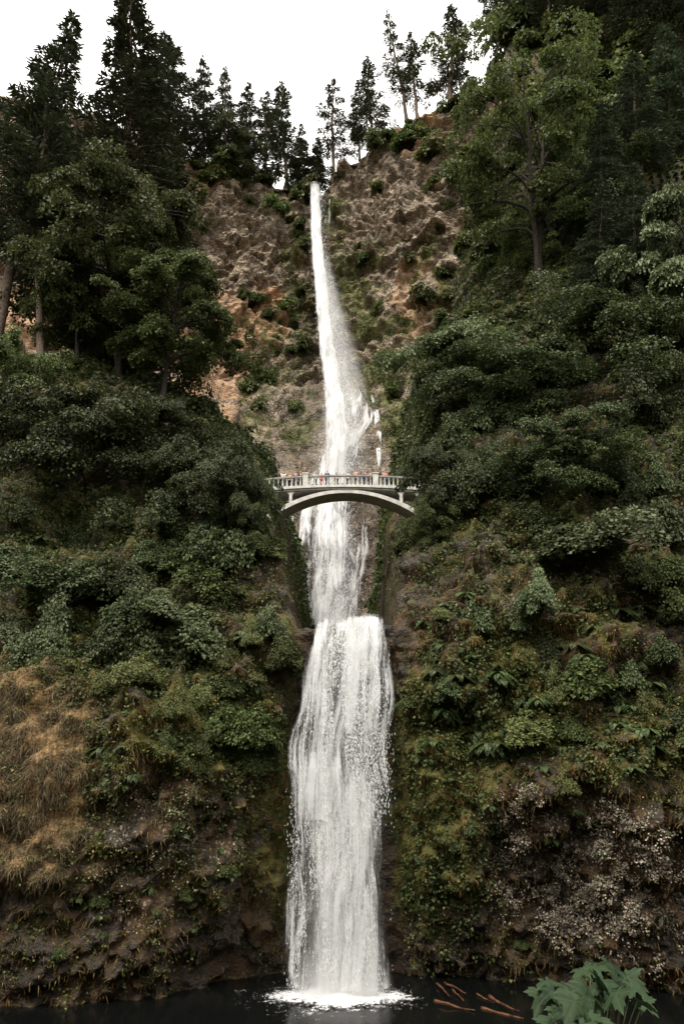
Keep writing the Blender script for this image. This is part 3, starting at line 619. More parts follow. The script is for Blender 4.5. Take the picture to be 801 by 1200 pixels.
def person(x, y, face, H, pose, top, bottom, hairc, skin=0, long_hair=False, label=''):
    s = H / 1.75; zf = cam_z(x) + .552
    r = empty('person', (x, y, zf)); r.rotation_euler = (0, 0, R(face)); tag(r, label, 'person', 'people standing on the footbridge')
    v = lambda a, b, c: (a * s, b * s, c * s)                            # the figure faces -y
    arms = {'down': ((.24, .0, 1.12), (.25, -.08, .86)), 'rail': ((.25, -.06, 1.16), (.22, -.32, 1.06)), 'up': ((.30, -.06, 1.66), (.20, -.10, 1.95)), 'photo': ((.27, -.14, 1.22), (.10, -.30, 1.50)),
            'out': ((.44, -.10, 1.46), (.72, -.22, 1.60)), 'hip': ((.34, .04, 1.18), (.20, -.06, 1.02))}
    pl, pr = pose
    J = {'pelvis': (v(0, 0, .95), (.15 * s, .11 * s)), 'waist': (v(0, 0, 1.10), (.135 * s, .095 * s)), 'chest': (v(0, .0, 1.30), (.16 * s, .11 * s)), 'neckb': (v(0, .01, 1.46), .06 * s), 'neck': (v(0, -.005, 1.53), .05 * s), 'jaw': (v(0, -.02, 1.60), (.072 * s, .08 * s)), 'skull': (v(0, -.005, 1.69), (.078 * s, .095 * s))}
    E = [('pelvis', 'waist'), ('waist', 'chest'), ('chest', 'neckb'), ('neckb', 'neck'), ('neck', 'jaw'), ('jaw', 'skull')]
    for sg, k, po in ((-1, 'l', pl), (1, 'r', pr)):
        e, h = arms[po]
        mir = lambda q: v(q[0] * sg, q[1], q[2])
        ex, hx = np.array(e), np.array(h); dd = unit(hx - ex); palm = hx + dd * .07; tip = palm + dd * .09
        J.update({k + 'sh': (v(.19 * sg, .0, 1.42), .058 * s), k + 'el': (mir(e), .042 * s), k + 'wr': (mir(h), .028 * s), k + 'pa': (mir(palm), (.036 * s, .02 * s)), k + 'ti': (mir(tip), .014 * s), k + 'th': (mir(palm + np.array([-.045, -.02, .0])), .012 * s),
                  k + 'hp': (v(.095 * sg, 0, .90), .088 * s), k + 'kn': (v(.11 * sg, -.02, .50), .058 * s), k + 'an': (v(.115 * sg, .02, .09), .038 * s), k + 'to': (v(.13 * sg, -.14, .035), .034 * s)})
        E += [('chest', k + 'sh'), (k + 'sh', k + 'el'), (k + 'el', k + 'wr'), (k + 'wr', k + 'pa'), (k + 'pa', k + 'ti'), (k + 'pa', k + 'th'), ('pelvis', k + 'hp'), (k + 'hp', k + 'kn'), (k + 'kn', k + 'an'), (k + 'an', k + 'to')]
    J['nose'] = (v(0, -.115, 1.645), .014 * s); E.append(('jaw', 'nose'))
    link('body', skin_mesh('body', J, E, SKIN[skin]), r)
    g = lambda k, f: (J[k][0], tuple(f * a for a in J[k][1]) if isinstance(J[k][1], tuple) else J[k][1] * f)
    m_ = lambda a, b, t_: tuple(np.array(J[a][0]) * (1 - t_) + np.array(J[b][0]) * t_)
    T = {k: g(k, 1.16) for k in ('waist', 'pelvis', 'chest', 'neckb')}; TE = [('waist', 'pelvis'), ('waist', 'chest'), ('chest', 'neckb')]
    for k in 'lr':
        T[k + 'sh'] = g(k + 'sh', 1.28); T[k + 'sl'] = (m_(k + 'sh', k + 'el', .75), .062 * s); TE += [('chest', k + 'sh'), (k + 'sh', k + 'sl')]
    link('shirt', skin_mesh('shirt', T, TE, cloth(top)), r)
    T = {'pelvis': g('pelvis', 1.13)}; TE = []
    for k in 'lr':
        T[k + 'hp'] = g(k + 'hp', 1.18); T[k + 'kn'] = g(k + 'kn', 1.3); T[k + 'an'] = (m_(k + 'kn', k + 'an', .92), .058 * s); TE += [('pelvis', k + 'hp'), (k + 'hp', k + 'kn'), (k + 'kn', k + 'an')]
    link('trousers', skin_mesh('trousers', T, TE, cloth(bottom)), r)
    T = {'a': (v(0, .02, 1.72), (.088 * s, .10 * s)), 'b': (v(0, .05, 1.65), (.08 * s, .07 * s))}; TE = [('a', 'b')]
    if long_hair: T['c'] = (v(0, .085, 1.50), (.09 * s, .045 * s)); T['d'] = (v(0, .09, 1.36), (.06 * s, .03 * s)); TE += [('b', 'c'), ('c', 'd')]
    link('hair', skin_mesh('hair', T, TE, cloth(hairc)), r)
    return r
WHT, BLK, RED, BLU, PNK, GRY, DEN, TAN = (.75, .74, .71), (.015, .015, .017), (.50, .10, .07), (.02, .05, .13), (.55, .26, .20), (.17, .17, .18), (.05, .07, .12), (.34, .26, .18)
BH, BR, BLD = (.012, .010, .009), (.07, .035, .018), (.30, .19, .08)
px2x = lambda px: (px - 400.5) * 62 / F
for px, dy, face, H, pose, top, bot, hair, sk, lh, lab in [
    (331, .55, 10, 1.74, ('up', 'up'), WHT, DEN, BR, 0, False, 'person in a white shirt raising both arms near the left end of the bridge'),
    (338.5, .8, -20, 1.70, ('rail', 'down'), PNK, BLK, BLD, 0, True, 'person in a pink top leaning on the rail next to the one raising arms'),
    (345, .6, 15, 1.78, ('down', 'rail'), GRY, DEN, BR, 0, False, 'person in a grey shirt standing at the rail beside the one with arms spread'),
    (351.5, .75, 0, 1.80, ('out', 'out'), BLK, BLK, BH, 0, False, 'person in black spreading both arms next to the left pilaster'),
    (369, .6, 0, 1.52, ('rail', 'rail'), WHT, DEN, BR, 0, True, 'short person in white just right of the left pilaster'),
    (376.5, .5, 10, 1.45, ('down', 'down'), RED, RED, BLD, 0, True, 'small person dressed in red behind the balusters'),
    (383, .5, 180, 1.62, ('down', 'down'), BLU, BLU, BH, 0, False, 'person in dark blue with back to the viewer between red and white clothes'),
    (394, .6, 180, 1.50, ('rail', 'down'), WHT, BLK, BLD, 0, True, 'person in white with long blond hair facing the falls at the middle of the bridge'),
    (408, .6, 180, 1.52, ('down', 'hip'), WHT, BLK, BH, 0, False, 'person in a white shirt and black shorts right of the middle of the bridge'),
    (417.5, .7, -15, 1.82, ('rail', 'photo'), PNK, GRY, BLD, 0, True, 'tall person in a pink top with one hand near the face'),
    (428, .65, 20, 1.74, ('photo', 'rail'), GRY, DEN, BH, 0, False, 'person in grey holding a hand up left of the right pilaster'),
    (434.5, .8, -10, 1.77, ('photo', 'photo'), TAN, BLK, BR, 0, True, 'person in a tan top with both hands raised to the face'),
    (443.5, .75, 0, 1.88, ('hip', 'hip'), BLK, BLK, BH, 1, True, 'broad person in black behind the right pilaster'),
    (451.5, .6, 25, 1.74, ('rail', 'photo'), PNK, DEN, BR, 0, True, 'person in pink with one hand raised right of the right pilaster')]:
    person(px2x(px), YF + .35 + dy, face, H, pose, top, bot, hair, sk, lh, lab)

# ------------------------------------------------------------------ driftwood at the edge of the pool
WOOD = plain_mat('wet_orange_wood', (.022, .011, .008), (.15, .066, .031), 3.5, .7, .15, .6)
def pool_at(px, py): e = PITCH + math.atan((600 - py) / F); Y = POOL / (math.tan(e)); return at(px, py, 1.) * 0 + at(px, py, POOL / at(px, py, 1.)[2])
for (x0, y0, x1, y1, r, lift, lab) in [
    (509, 1173, 556, 1186, .10, .05, 'long pale orange driftwood log lowest at the left of the pile'),
    (513, 1178, 545, 1184, .06, .25, 'thin split log resting on the lowest left log'),
    (573, 1169, 608, 1187, .08, .08, 'straight orange log slanting down right of the driftwood pile'),
    (564, 1182, 613, 1195, .085, .08, 'long orange log lying lowest right near the maple leaves'),
    (511, 1154, 526, 1173, .08, .30, 'short rusty stump of wood leaning at the left end of the pile'),
    (521, 1157, 546, 1170, .075, .42, 'broken rusty branch topmost on the driftwood pile'),
    (530, 1161, 543, 1176, .06, .22, 'short dark rusty branch crossing the middle of the pile'),
    (558, 1166, 574, 1174, .06, .14, 'small orange stub between the pile and the slanting log')]:
    a, b = pool_at(x0, y0), pool_at(x1, y1); m = MB(); k = 9; t_ = np.linspace(0, 1, k)[:, None]
    P = a + (b - a) * t_ + np.array([0, 0, lift * .5]); P[:, 2] += fbm(P * 1.3 + x0, 2, 4) * .12 ; P[:, 1] += fbm(P * 1.1, 2, 8) * .12
    m.tube(P - a, r * (1 + .7 * fbm(P * 3, 2, 5)) * np.linspace(1.0, .35, k), 8, False); V = np.concatenate(m.v)
    e = (k - 1) * 8; m.q += [np.array([[0, 7, 6, 5], [0, 5, 4, 3], [0, 3, 2, 1]]), np.array([[e, e+1, e+2, e+3], [e, e+3, e+4, e+5], [e, e+5, e+6, e+7]])]
    o = link('driftwood_log', mesh_np('driftwood_log', V, m.q, WOOD, True), None, a); tag(o, lab, 'log', 'driftwood logs at the pool edge')
# ------------------------------------------------------------------ vegetation: generators
BARK = plain_mat('dark_bark', (.018, .014, .011), (.050, .040, .031), 6., .95, .15, .5)
BARK2 = plain_mat('grey_fir_bark', (.075, .055, .040), (.17, .13, .10), 5., .95, .15, .5)
M_MAPLE = leaf_mat('maple_leaf', (.044, .060, .017), (.098, .120, .038), (.18, .18, .06), .5, .20, .3)
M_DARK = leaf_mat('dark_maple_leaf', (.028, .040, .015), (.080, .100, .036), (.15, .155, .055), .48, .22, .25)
M_BLUE = leaf_mat('blue_green_leaf', (.070, .094, .038), (.155, .185, .085), (.22, .23, .11), .46, .28, .25)
M_YEL = leaf_mat('yellow_green_leaf', (.085, .105, .028), (.16, .175, .055), (.26, .23, .08), .5, .35, .3)
M_BIRCH = leaf_mat('light_maple_leaf', (.050, .080, .024), (.125, .155, .042), (.22, .21, .06), .45, .22, .35)
M_FIR = leaf_mat('fir_needles', (.022, .031, .014), (.050, .062, .027), (.085, .085, .038), .65, .25, .12)
M_CEDAR = leaf_mat('cedar_spray', (.030, .044, .022), (.070, .090, .048), (.10, .105, .05), .55, .35, .15)
M_FERN = leaf_mat('fern_frond', (.045, .070, .022), (.090, .125, .040), (.15, .16, .06), .5, .35, .3)
M_DRY = leaf_mat('dead_grass', (.105, .074, .040), (.22, .168, .098), (.34, .285, .19), .85, .15, .2)
M_BROWN = leaf_mat('dead_stems', (.085, .045, .018), (.19, .11, .045), (.30, .20, .09), .9, .1, .1)
M_MOSS = leaf_mat('moss', (.070, .075, .016), (.17, .158, .036), (.26, .215, .06), .9, .1, .15)
M_PALE = leaf_mat('pale_dead_leaf', (.14, .11, .082), (.36, .30, .235), (.48, .42, .35), .85, .15, .1)

def sprays(C, Nrm, Rr, n, size, up=.8, flat=.13, width=.9):
    """each spray is a loose, nearly flat plate of leaves round centre C; leaves point outwards and hang a little"""
    k = len(C); idx = np.repeat(np.arange(k), n); m = len(idx)
    a = rng.random(m) * 2 * np.pi; r = np.sqrt(rng.random(m)) * Rr[idx]
    A = unit(np.cross(Nrm, rnd(k))); B = np.cross(Nrm, A)
    D = np.cos(a)[:, None] * A[idx] + np.sin(a)[:, None] * B[idx]
    P = C[idx] + D * r[:, None] + Nrm[idx] * (rng.normal(0, flat, m) * Rr[idx] - .35 * r ** 2 / np.maximum(Rr[idx], .01) )[:, None]
    N = unit(Nrm[idx] * up + rnd(m, .38) + np.array([0, 0, .25]))
    D = unit(D + rnd(m, .5) - np.array([0, 0, .35]))
    return leaf_quads(P, D, N, size * rng.uniform(.6, 1.25, m), width)
def broad_tree(seed, H, RX, base, nl, leaf, spr, fork=1, lean=0., clump=1.25, flatten=.75, tr=.02, nlimb=16, mat=None, bark=None, gappy=.0):
    """H height, RX crown radius, base = fraction of height where the crown starts"""
    global rng
    keep = rng; rng = np.random.default_rng(seed); wood = MB(); C = []; CN = []
    tops = []
    for f in range(fork):
        a = f * 2.4 + rng.random(); off = (0 if fork == 1 else .22 * RX)
        z = np.linspace(0, 1, 9); s0 = base * .55
        sp = np.clip((z - s0) / (1 - s0), 0, 1) ** 1.1
        T = np.stack([lean * H * z + math.cos(a) * off * sp * 1.6, math.sin(a) * off * sp * 1.6, z * H * (.9 - .05 * f)], 1); T[:, :2] += np.cumsum(rng.normal(0, .012 * H, (9, 2)), 0) * z[:, None]
        r = tr * H * (1 - .86 * z) * (1 if f == 0 else .75); r[0] *= 1.35
        wood.tube(T, r, 8, False); tops.append((T, r))
    for i in range(nlimb * fork):
        T, r = tops[i % fork]; k = (i // fork) / nlimb
        h = base * .75 + (1 - base * .75) * (k * .97 + .03 * rng.random()); p0 = np.array([np.interp(h, z, T[:, j]) for j in range(3)]); r0 = np.interp(h, z, r) * .6
        t = (h - base) / (1 - base); env = RX * (math.sqrt(max(.06, 1 - (max(t, -.3) * 1.25 - .28) ** 2))) * rng.uniform(.45, 1.25)
        a = i * 2.39996 + rng.normal(0, .35); out = np.array([math.cos(a), math.sin(a), 0]); L = env
        tt = np.linspace(0, 1, 6)[:, None]; rise = L * rng.uniform(.25, .7) * (1 - .4 * t)
        B = p0 + out * L * tt + np.array([0, 0, 1.]) * rise * np.sqrt(tt) * .9 - np.array([0, 0, 1]) * L * .22 * tt ** 2 + np.cumsum(rng.normal(0, .03 * L, (6, 3)), 0) * tt
        wood.tube(B, r0 * np.linspace(1, .16, 6), 5, False)
        for j in range(5):
            u = rng.uniform(.35, 1.0); q0 = np.array([np.interp(u, tt[:, 0], B[:, c]) for c in range(3)]); da = a + rng.choice([-1, 1]) * rng.uniform(.3, 1.1); l2 = L * rng.uniform(.22, .45)
            e = q0 + np.array([math.cos(da), math.sin(da), rng.uniform(-.1, .5)]) * l2
            Q = np.array([q0, .5 * (q0 + e) + [0, 0, .06 * l2], e]); wood.tube(Q, r0 * np.array([.32, .2, .07]), 4, False)
            for w_ in (.55, 1.): C.append(q0 + (e - q0) * w_ + rng.normal(0, .12 * spr, 3)); CN.append(unit(np.array([math.cos(da) * .45, math.sin(da) * .45, 1.]) + rng.normal(0, .16, 3)))
        C.append(B[-1]); CN.append(unit(out * .5 + np.array([0, 0, 1.])))
    for T, _ in tops: C.append(T[-1] + [0, 0, .2]); CN.append(np.array([0, 0, 1.]))
    C = np.array(C); CN = np.array(CN)
    if gappy: m = fbm(C * (1.6 / clump) * .35, 2, seed) > -gappy; C, CN = C[m], CN[m]
    per = max(4, int(nl / len(C))); V, Q = sprays(C, CN, spr * rng.uniform(.6, 1.25, len(C)), per, leaf)
    rng = keep
    return (wood.mesh('trunk', bark or BARK, True), mesh_np('crown', V, Q, mat or M_MAPLE), H, RX)
def conifer(seed, H, RX, base, nbr, npb, need, mat=None, bark=None, tr=.012, droop=.35, lean=0., ragged=.35, wid=.2, bend=0.):
    global rng
    keep = rng; rng = np.random.default_rng(seed); wood = MB(); z = np.linspace(0, 1, 12)
    T = np.stack([lean * H * z + bend * H * z ** 2, 0 * z, z * H], 1); T[:, :2] += np.cumsum(rng.normal(0, .004 * H, (12, 2)), 0)
    r = tr * H * (1 - .93 * z); r[0] *= 1.3; wood.tube(T, r, 8, False)
    PP, DD, NN, LL = [], [], [], []
    for i in range(nbr):
        k = (i + rng.random()) / nbr; h = base + (1 - base) * k ** .92; h += .45 * (round(h * 26) / 26 - h); t = (h - base) / (1 - base)
        p0 = np.array([np.interp(h, z, T[:, j]) for j in range(3)])
        L = RX * (min(1., .55 + 1.9 * t) * (1 - t) ** .95 + .03) * rng.uniform(1 - ragged, 1 + ragged * .6)
        a = i * 2.39996 + rng.normal(0, .4); out = np.array([math.cos(a), math.sin(a), 0.])
        tt = np.linspace(0, 1, 5)[:, None]; up = rng.uniform(-.1, .25) + .5 * t ** 2
        B = p0 + out * L * tt + np.array([0, 0, 1.]) * (up * L * tt - droop * L * tt ** 2)
        wood.tube(B, np.interp(h, z, r) * .32 * np.linspace(1, .12, 5) + .004, 4, False)
        n = max(6, int(npb * (.06 + 1.25 * L / RX))); u = .12 + .88 * rng.random(n) ** .7; side = np.array([-math.sin(a), math.cos(a), 0.])
        lat = rng.normal(0, 1, n) * .22 * L * (1.1 - .8 * u)
        P = np.stack([np.interp(u, tt[:, 0], B[:, c]) for c in range(3)], 1) + side * lat[:, None] + np.array([0, 0, 1.]) * (rng.normal(0, .035 * L + .1, n) - .12 * np.abs(lat))[:, None]
        D = out * .9 + side * (np.sign(lat) * .75)[:, None] + rnd(n, .3) - np.array([0, 0, 1.]) * (droop * .9)
        PP.append(P); DD.append(D); NN.append(np.array([0, 0, 1.]) + rnd(n, .45)); LL.append(need * rng.uniform(.55, 1.35, n))
    n = 30; k = rng.random(n); PP.append(T[-1] - np.array([0, 0, 1.]) * (k * H * .05)[:, None]); DD.append(rnd(n, .5) + np.array([0, 0, .9])); NN.append(rnd(n)); LL.append(need * rng.uniform(.4, .9, n))
    P, D, N, L = np.concatenate(PP), np.concatenate(DD), np.concatenate(NN), np.concatenate(LL)
    V, Q = leaf_quads(P, D, N, L, wid, .05)
    rng = keep
    return (wood.mesh('trunk', bark or BARK2, True), mesh_np('crown', V, Q, mat or M_FIR), H, RX)
def shrub(seed, nl, leaf, mat, nspray=46, spr=.34, flat=.7, width=.9):
    """a bush about 2 m across and 1.6 m tall leaning out towards -y"""
    global rng
    keep = rng; rng = np.random.default_rng(seed); wood = MB(); C = []; N = []
    for i in range(nspray):
        a = rng.random() * 2 * np.pi; e = math.acos(rng.uniform(-.15, 1)); rr = rng.uniform(.45, .8) * (.7 + 1.1 * max(0., math.sin(a * 2 + seed) * .5 + math.sin(a * 3 + seed * 2.3) * .35 + .35))
        d = np.array([math.cos(a) * math.sin(e), math.sin(a) * math.sin(e) * .8, math.cos(e) * flat + .1]); c = d * rr + np.array([0, -.35, .25])
        C.append(c); N.append(unit(np.array([d[0] * .7, d[1] * .7 - .25, 1.]) + rng.normal(0, .18, 3)))
        if i % 2 == 0:
            m = c * .5 + rng.normal(0, .06, 3) + [0, 0, .08]; wood.tube(np.array([[0, 0, -.1], m, c]), [.03, .017, .006], 4, False)
    V, Q = sprays(np.array(C), np.array(N), spr * rng.uniform(.6, 1.3, nspray), max(4, nl // nspray), leaf, width=width)
    rng = keep
    return (wood.mesh('stems', BARK, True), mesh_np('foliage', V, Q, mat), 1.6, 1.)
def fern(seed, nf, mat):
    global rng
    keep = rng; rng = np.random.default_rng(seed); P, D, N, L, W = [], [], [], [], []
    for f in range(nf):
        a = f * 2.39996 + rng.normal(0, .3); out = np.array([math.cos(a), math.sin(a) * .8 - .35, 0.]); l = rng.uniform(.7, 1.1); k = 16; u = np.linspace(.08, 1, k)
        rise = rng.uniform(.35, .75); B = out * (l * u)[:, None] + np.array([0, 0, 1.]) * (rise * l * u - .95 * l * u ** 2)[:, None]
        T = unit(np.gradient(B, axis=0)); side = unit(np.cross(T, [0, 0, 1.]))
        for sg in (-1, 1):
            P.append(B); D.append(side * sg + T * .45 - np.array([0, 0, .12])); N.append(np.cross(side, T) + rnd(k, .15)); L.append(.24 * l * np.sin(np.pi * np.clip(u * .92 + .06, 0, 1)) + .02)
    V, Q = leaf_quads(np.concatenate(P), np.concatenate(D), np.concatenate(N), np.concatenate(L), .42, .04)
    rng = keep
    return mesh_np('fern', V, Q, mat)

TREES = {
 'big_maple': broad_tree(11, 18, 7.2, .22, 52000, .25, 1.25, 2, 0, nlimb=20, gappy=.1),
 'big_maple2': broad_tree(12, 16, 7., .25, 46000, .25, 1.15, 1, .04, nlimb=32, gappy=.1),
 'dark_maple': broad_tree(13, 9, 6.2, .10, 60000, .18, 1.0, 2, .0, nlimb=15, mat=M_DARK),
 'dark_maple2': broad_tree(14, 8, 5.2, .10, 52000, .17, .9, 2, -.03, nlimb=14, mat=M_DARK),
 'light_maple': broad_tree(15, 24, 9., .52, 30000, .25, 1.2, 2, -.02, nlimb=17, mat=M_BIRCH, tr=.021, gappy=-.04),
 'blue_maple': broad_tree(16, 7, 5.0, .16, 36000, .19, .95, 1, -.12, nlimb=20, mat=M_BLUE),
 'green_maple': broad_tree(17, 9, 5.2, .12, 44000, .18, .95, 2, .04, nlimb=14, mat=M_MAPLE),
 'pale_maple': broad_tree(18, 13, 5.6, .15, 30000, .28, 1.0, 1, .05, nlimb=24, mat=M_BLUE, gappy=.2),
 'near_fir': conifer(21, 38, 6.2, .28, 120, 190, .52, wid=.26, ragged=.5, droop=.28, tr=.013, bend=.03),
 'near_fir2': conifer(22, 42, 7.4, .14, 150, 230, .6, wid=.26, ragged=.4, droop=.42),
 'cedar': conifer(23, 26, 5.6, .02, 110, 180, .6, wid=.22, ragged=.35, droop=.75, mat=M_CEDAR),
 'far_fir': conifer(24, 32, 4.8, .14, 74, 190, .5, wid=.24, ragged=.75),
 'far_fir2': conifer(25, 30, 5.6, .08, 84, 200, .52, wid=.24, ragged=.6, droop=.5),
 'far_fir3': conifer(26, 34, 4.6, .3, 50, 180, .5, wid=.24, ragged=.8, lean=-.03),
 'thin_fir': conifer(27, 33, 4.8, .26, 48, 160, .5, wid=.24, ragged=.8, droop=.25),
 'round_fir': conifer(28, 26, 6.4, .06, 94, 220, .52, wid=.26, ragged=.6, droop=.35),
}
SHRB = {
 'maple_bush': [shrub(131, 8500, .085, M_DARK, 110, .30), shrub(132, 8500, .085, M_MAPLE, 100, .32), shrub(133, 9000, .08, M_MAPLE, 120, .28)],
 'pale_bush': [shrub(141, 8000, .085, M_BLUE, 110, .3), shrub(142, 7500, .09, M_BLUE, 90, .32)],
 'dark_bush': [shrub(151, 8500, .08, M_DARK, 110, .3), shrub(152, 9500, .07, M_DARK, 120, .28)],
 'yellow_bush': [shrub(161, 8000, .06, M_YEL, 120, .24), shrub(162, 7500, .065, M_YEL, 110, .26)],
}
SHR = {
 'maple_bush': [shrub(31, 2600, .155, M_DARK, 60), shrub(32, 2400, .15, M_MAPLE, 54), shrub(33, 2800, .14, M_MAPLE, 62)],
 'pale_bush': [shrub(41, 2600, .15, M_BLUE, 60), shrub(42, 2200, .17, M_BLUE, 50)],
 'dark_bush': [shrub(51, 2600, .15, M_DARK, 60), shrub(52, 2900, .12, M_DARK, 66)],
 'yellow_bush': [shrub(61, 2400, .10, M_YEL, 60, .3), shrub(62, 2200, .11, M_YEL, 54, .3)],
 'far_bush': [shrub(71, 2200, .17, M_MAPLE, 70, .36), shrub(72, 2200, .16, M_BIRCH, 70, .36), shrub(73, 2000, .17, M_YEL, 66, .36), shrub(74, 2200, .16, M_BIRCH, 70, .36)],
}
FERNS = [fern(81, 15, M_FERN), fern(82, 12, M_FERN), fern(83, 18, M_FERN)]

# ------------------------------------------------------------------ planting
PROTO = {}
def plant_tree(kind, name, base, H, wfac, label, rot=None, group=None, cat='tree'):
    tr, cr, h0, _ = TREES[kind]
    if kind not in PROTO:
        r = empty(name, base); link('trunk', tr, r); link('crown', cr, r); PROTO[kind] = r
    else: r = copy_tree(PROTO[kind]); r.name = name
    k = H / h0; r.location = base; r.scale = (k * wfac, k * wfac, k); r.rotation_euler = (0, 0, rng.random() * 6.28 if rot is None else R(rot))
    for key in ('group',):
        if key in r: del r[key]
    tag(r, label, cat, group); return r
def tree_px(kind, name, bx, by, tx, ty, width, label, only=None, Y=None, sink=.5, rot=None, group=None):
    """base and top read off the photograph; the ground there fixes the distance"""
    b, _n = hit(bx, by, 5, only)
    if Y: b = at(bx, by, Y)
    b = b - np.array([0, 0, sink]); top = at(tx, ty, b[1]); H = top[2] - b[2]; d = b[1] * CS + (b[2] + .6 * H) * SN
    wf = (width / F * d * .5) / (TREES[kind][3] * H / TREES[kind][2])
    r = plant_tree(kind, name, b, H, wf, label, rot, group); lean = math.atan2(top[0] - b[0], H)
    r.rotation_euler = (0, lean, 0) if rot is None else (0, lean, 0)
    r.rotation_mode = 'QUATERNION'; r.rotation_quaternion = Quaternion((0, 1, 0), lean) @ Quaternion((0, 0, 1), rng.random() * 6.28 if rot is None else R(rot))
    return r
SPRO = {}; PLANTED = []
def bush(kind, px, py, w, label=None, only=None, group=None, hfac=1., sink=.15, rz=None):
    """w = width in photograph pixels"""
    LST = SHRB if (w > 40 and kind in SHRB) else SHR; i = int(rng.integers(len(LST[kind]))); st, fo, _, _ = LST[kind][i]; p, nr = hit(px, py, 4, only); i += 10 * (LST is SHRB); hfac *= rng.uniform(1.0, 1.7) if not label else 1
    if (kind, i) not in SPRO:
        r = empty('shrub', p); link('stems', st, r); link('foliage', fo, r); SPRO[kind, i] = r
    else: r = copy_tree(SPRO[kind, i])
    d = p[1] * CS + p[2] * SN; s = w / F * d * .5 / 1.12
    for key in ('label', 'group'):
        if key in r: del r[key]
    r.location = p + nr * (-sink) * s - np.array([0, 0, .35 * s * hfac]); r.scale = (s, s * .9, s * hfac); r.rotation_euler = (0, 0, rng.normal(0, .9) if rz is None else rz)
    tag(r, label, 'shrub', group)
    if not label: PLANTED.append((r, px, py, w, kind))
    return r
# ------------------------------------------------------------------ trees, one by one
FARG = 'firs along the rim of the cliff'
tree_px('near_fir', 'fir_tree', -12, 462, 78, 2, 165, 'tall fir with a long bare slanting trunk at the left edge of the photo', Y=66, rot=40)
tree_px('near_fir2', 'fir_tree', 142, 372, 152, -22, 170, 'massive dark fir rising behind the big maple left of the cliff', Y=84, rot=10)
for bx, by, tx, ty, wd, kd, lb in [
    (206, 190, 200, 40, 88, 'round_fir', 'broad dark fir on the rim beside the massive near fir'),
    (238, 200, 238, 66, 44, 'far_fir', 'slim fir on the rim left of the round pale green tree'),
    (262, 206, 262, 76, 50, 'far_fir2', 'dark fir on the rim directly behind the round pale green tree'),
    (292, 210, 291, 96, 42, 'far_fir', 'narrow fir on the rim just right of the round pale green tree'),
    (312, 212, 310, 100, 42, 'far_fir3', 'thin fir squeezed against the pointed broad fir left of the fall'),
    (334, 210, 332, 94, 62, 'far_fir2', 'pointed broad fir on the rim, last of the row left of the fall'),
    (176, 178, 172, 70, 60, 'far_fir2', 'fir half hidden behind the massive near fir at the rim'),
    (388, 213, 387, 96, 46, 'thin_fir', 'lone fir with a bare thin trunk right beside the top of the fall'),
    (373, 222, 373, 162, 44, 'far_fir2', 'short young fir at the very top of the waterfall'),
    (432, 172, 432, 64, 50, 'far_fir2', 'bushy fir on the rim right of the lone fir by the fall'),
    (476, 144, 458, 14, 42, 'thin_fir', 'tallest leaning fir with an exposed trunk on the right rim'),
    (487, 140, 480, 46, 40, 'far_fir3', 'shorter fir leaning beside the tallest one on the right rim'),
    (526, 122, 528, 6, 52, 'far_fir', 'straight fir standing alone on the rim above the light green maple'),
    (578, 62, 572, -22, 40, 'far_fir3', 'fir with a bare trunk, first of the cluster above the light green maple'),
    (594, 56, 590, -40, 46, 'thin_fir', 'fir with a bare trunk, second of the cluster above the light green maple'),
    (604, 52, 602, -30, 44, 'far_fir3', 'fir with a bare trunk, third of the cluster above the light green maple'),
    (418, 176, 416, 108, 26, 'far_fir', 'small fir between the lone fir and the bushy one'),
    (352, 216, 353, 145, 30, 'far_fir', 'small fir on the rim between the pointed fir and the fall')]:
    tree_px(kd, 'fir_tree', bx, by, tx, ty, wd * 1.35, lb, only='up', group=FARG, sink=1.)
for bx, by, tx, ty, wd, kd, lb in [
    (48, 430, 44, 70, 110, 'near_fir', 'dense fir at the left edge between the slanting fir and the massive dark one'),
    (190, 400, 188, 96, 110, 'near_fir2', 'dark fir with drooping boughs right behind the big maple'),
    (640, 44, 645, -70, 90, 'round_fir', 'dark broad fir at the upper right skyline'),
    (690, 60, 690, -110, 110, 'near_fir2', 'very tall dark fir behind the cedars at the upper right'),
    (750, 90, 745, -120, 110, 'near_fir2', 'dark fir filling the top right corner of the photo'),
    (800, 110, 795, -90, 120, 'near_fir2', 'dark fir at the right edge under the top corner')]:
    tree_px(kd, 'fir_tree', bx, by, tx, ty, wd, lb, sink=1., group='dark firs on the slopes')
for bx, by, tx, ty, wd, lb in [(660, 190, 655, 60, 90, 'grey green cedar with drooping sprays just right of the light maple top'), (700, 270, 700, 120, 105, 'lower grey green cedar with drooping sprays right of the light maple'),
                               (745, 210, 740, 60, 110, 'dark cedar above the pale maple at the right edge'), (690, 360, 705, 215, 100, 'dark cedar right of the two trunks of the light maple'), (790, 180, 780, 30, 110, 'cedar at the right edge above the pale maple'), (740, 330, 740, 190, 100, 'shaded cedar left of the pale maple')]:
    tree_px('cedar', 'cedar_tree', bx, by, tx, ty, wd, lb, sink=.6, group='cedars on the right slope')
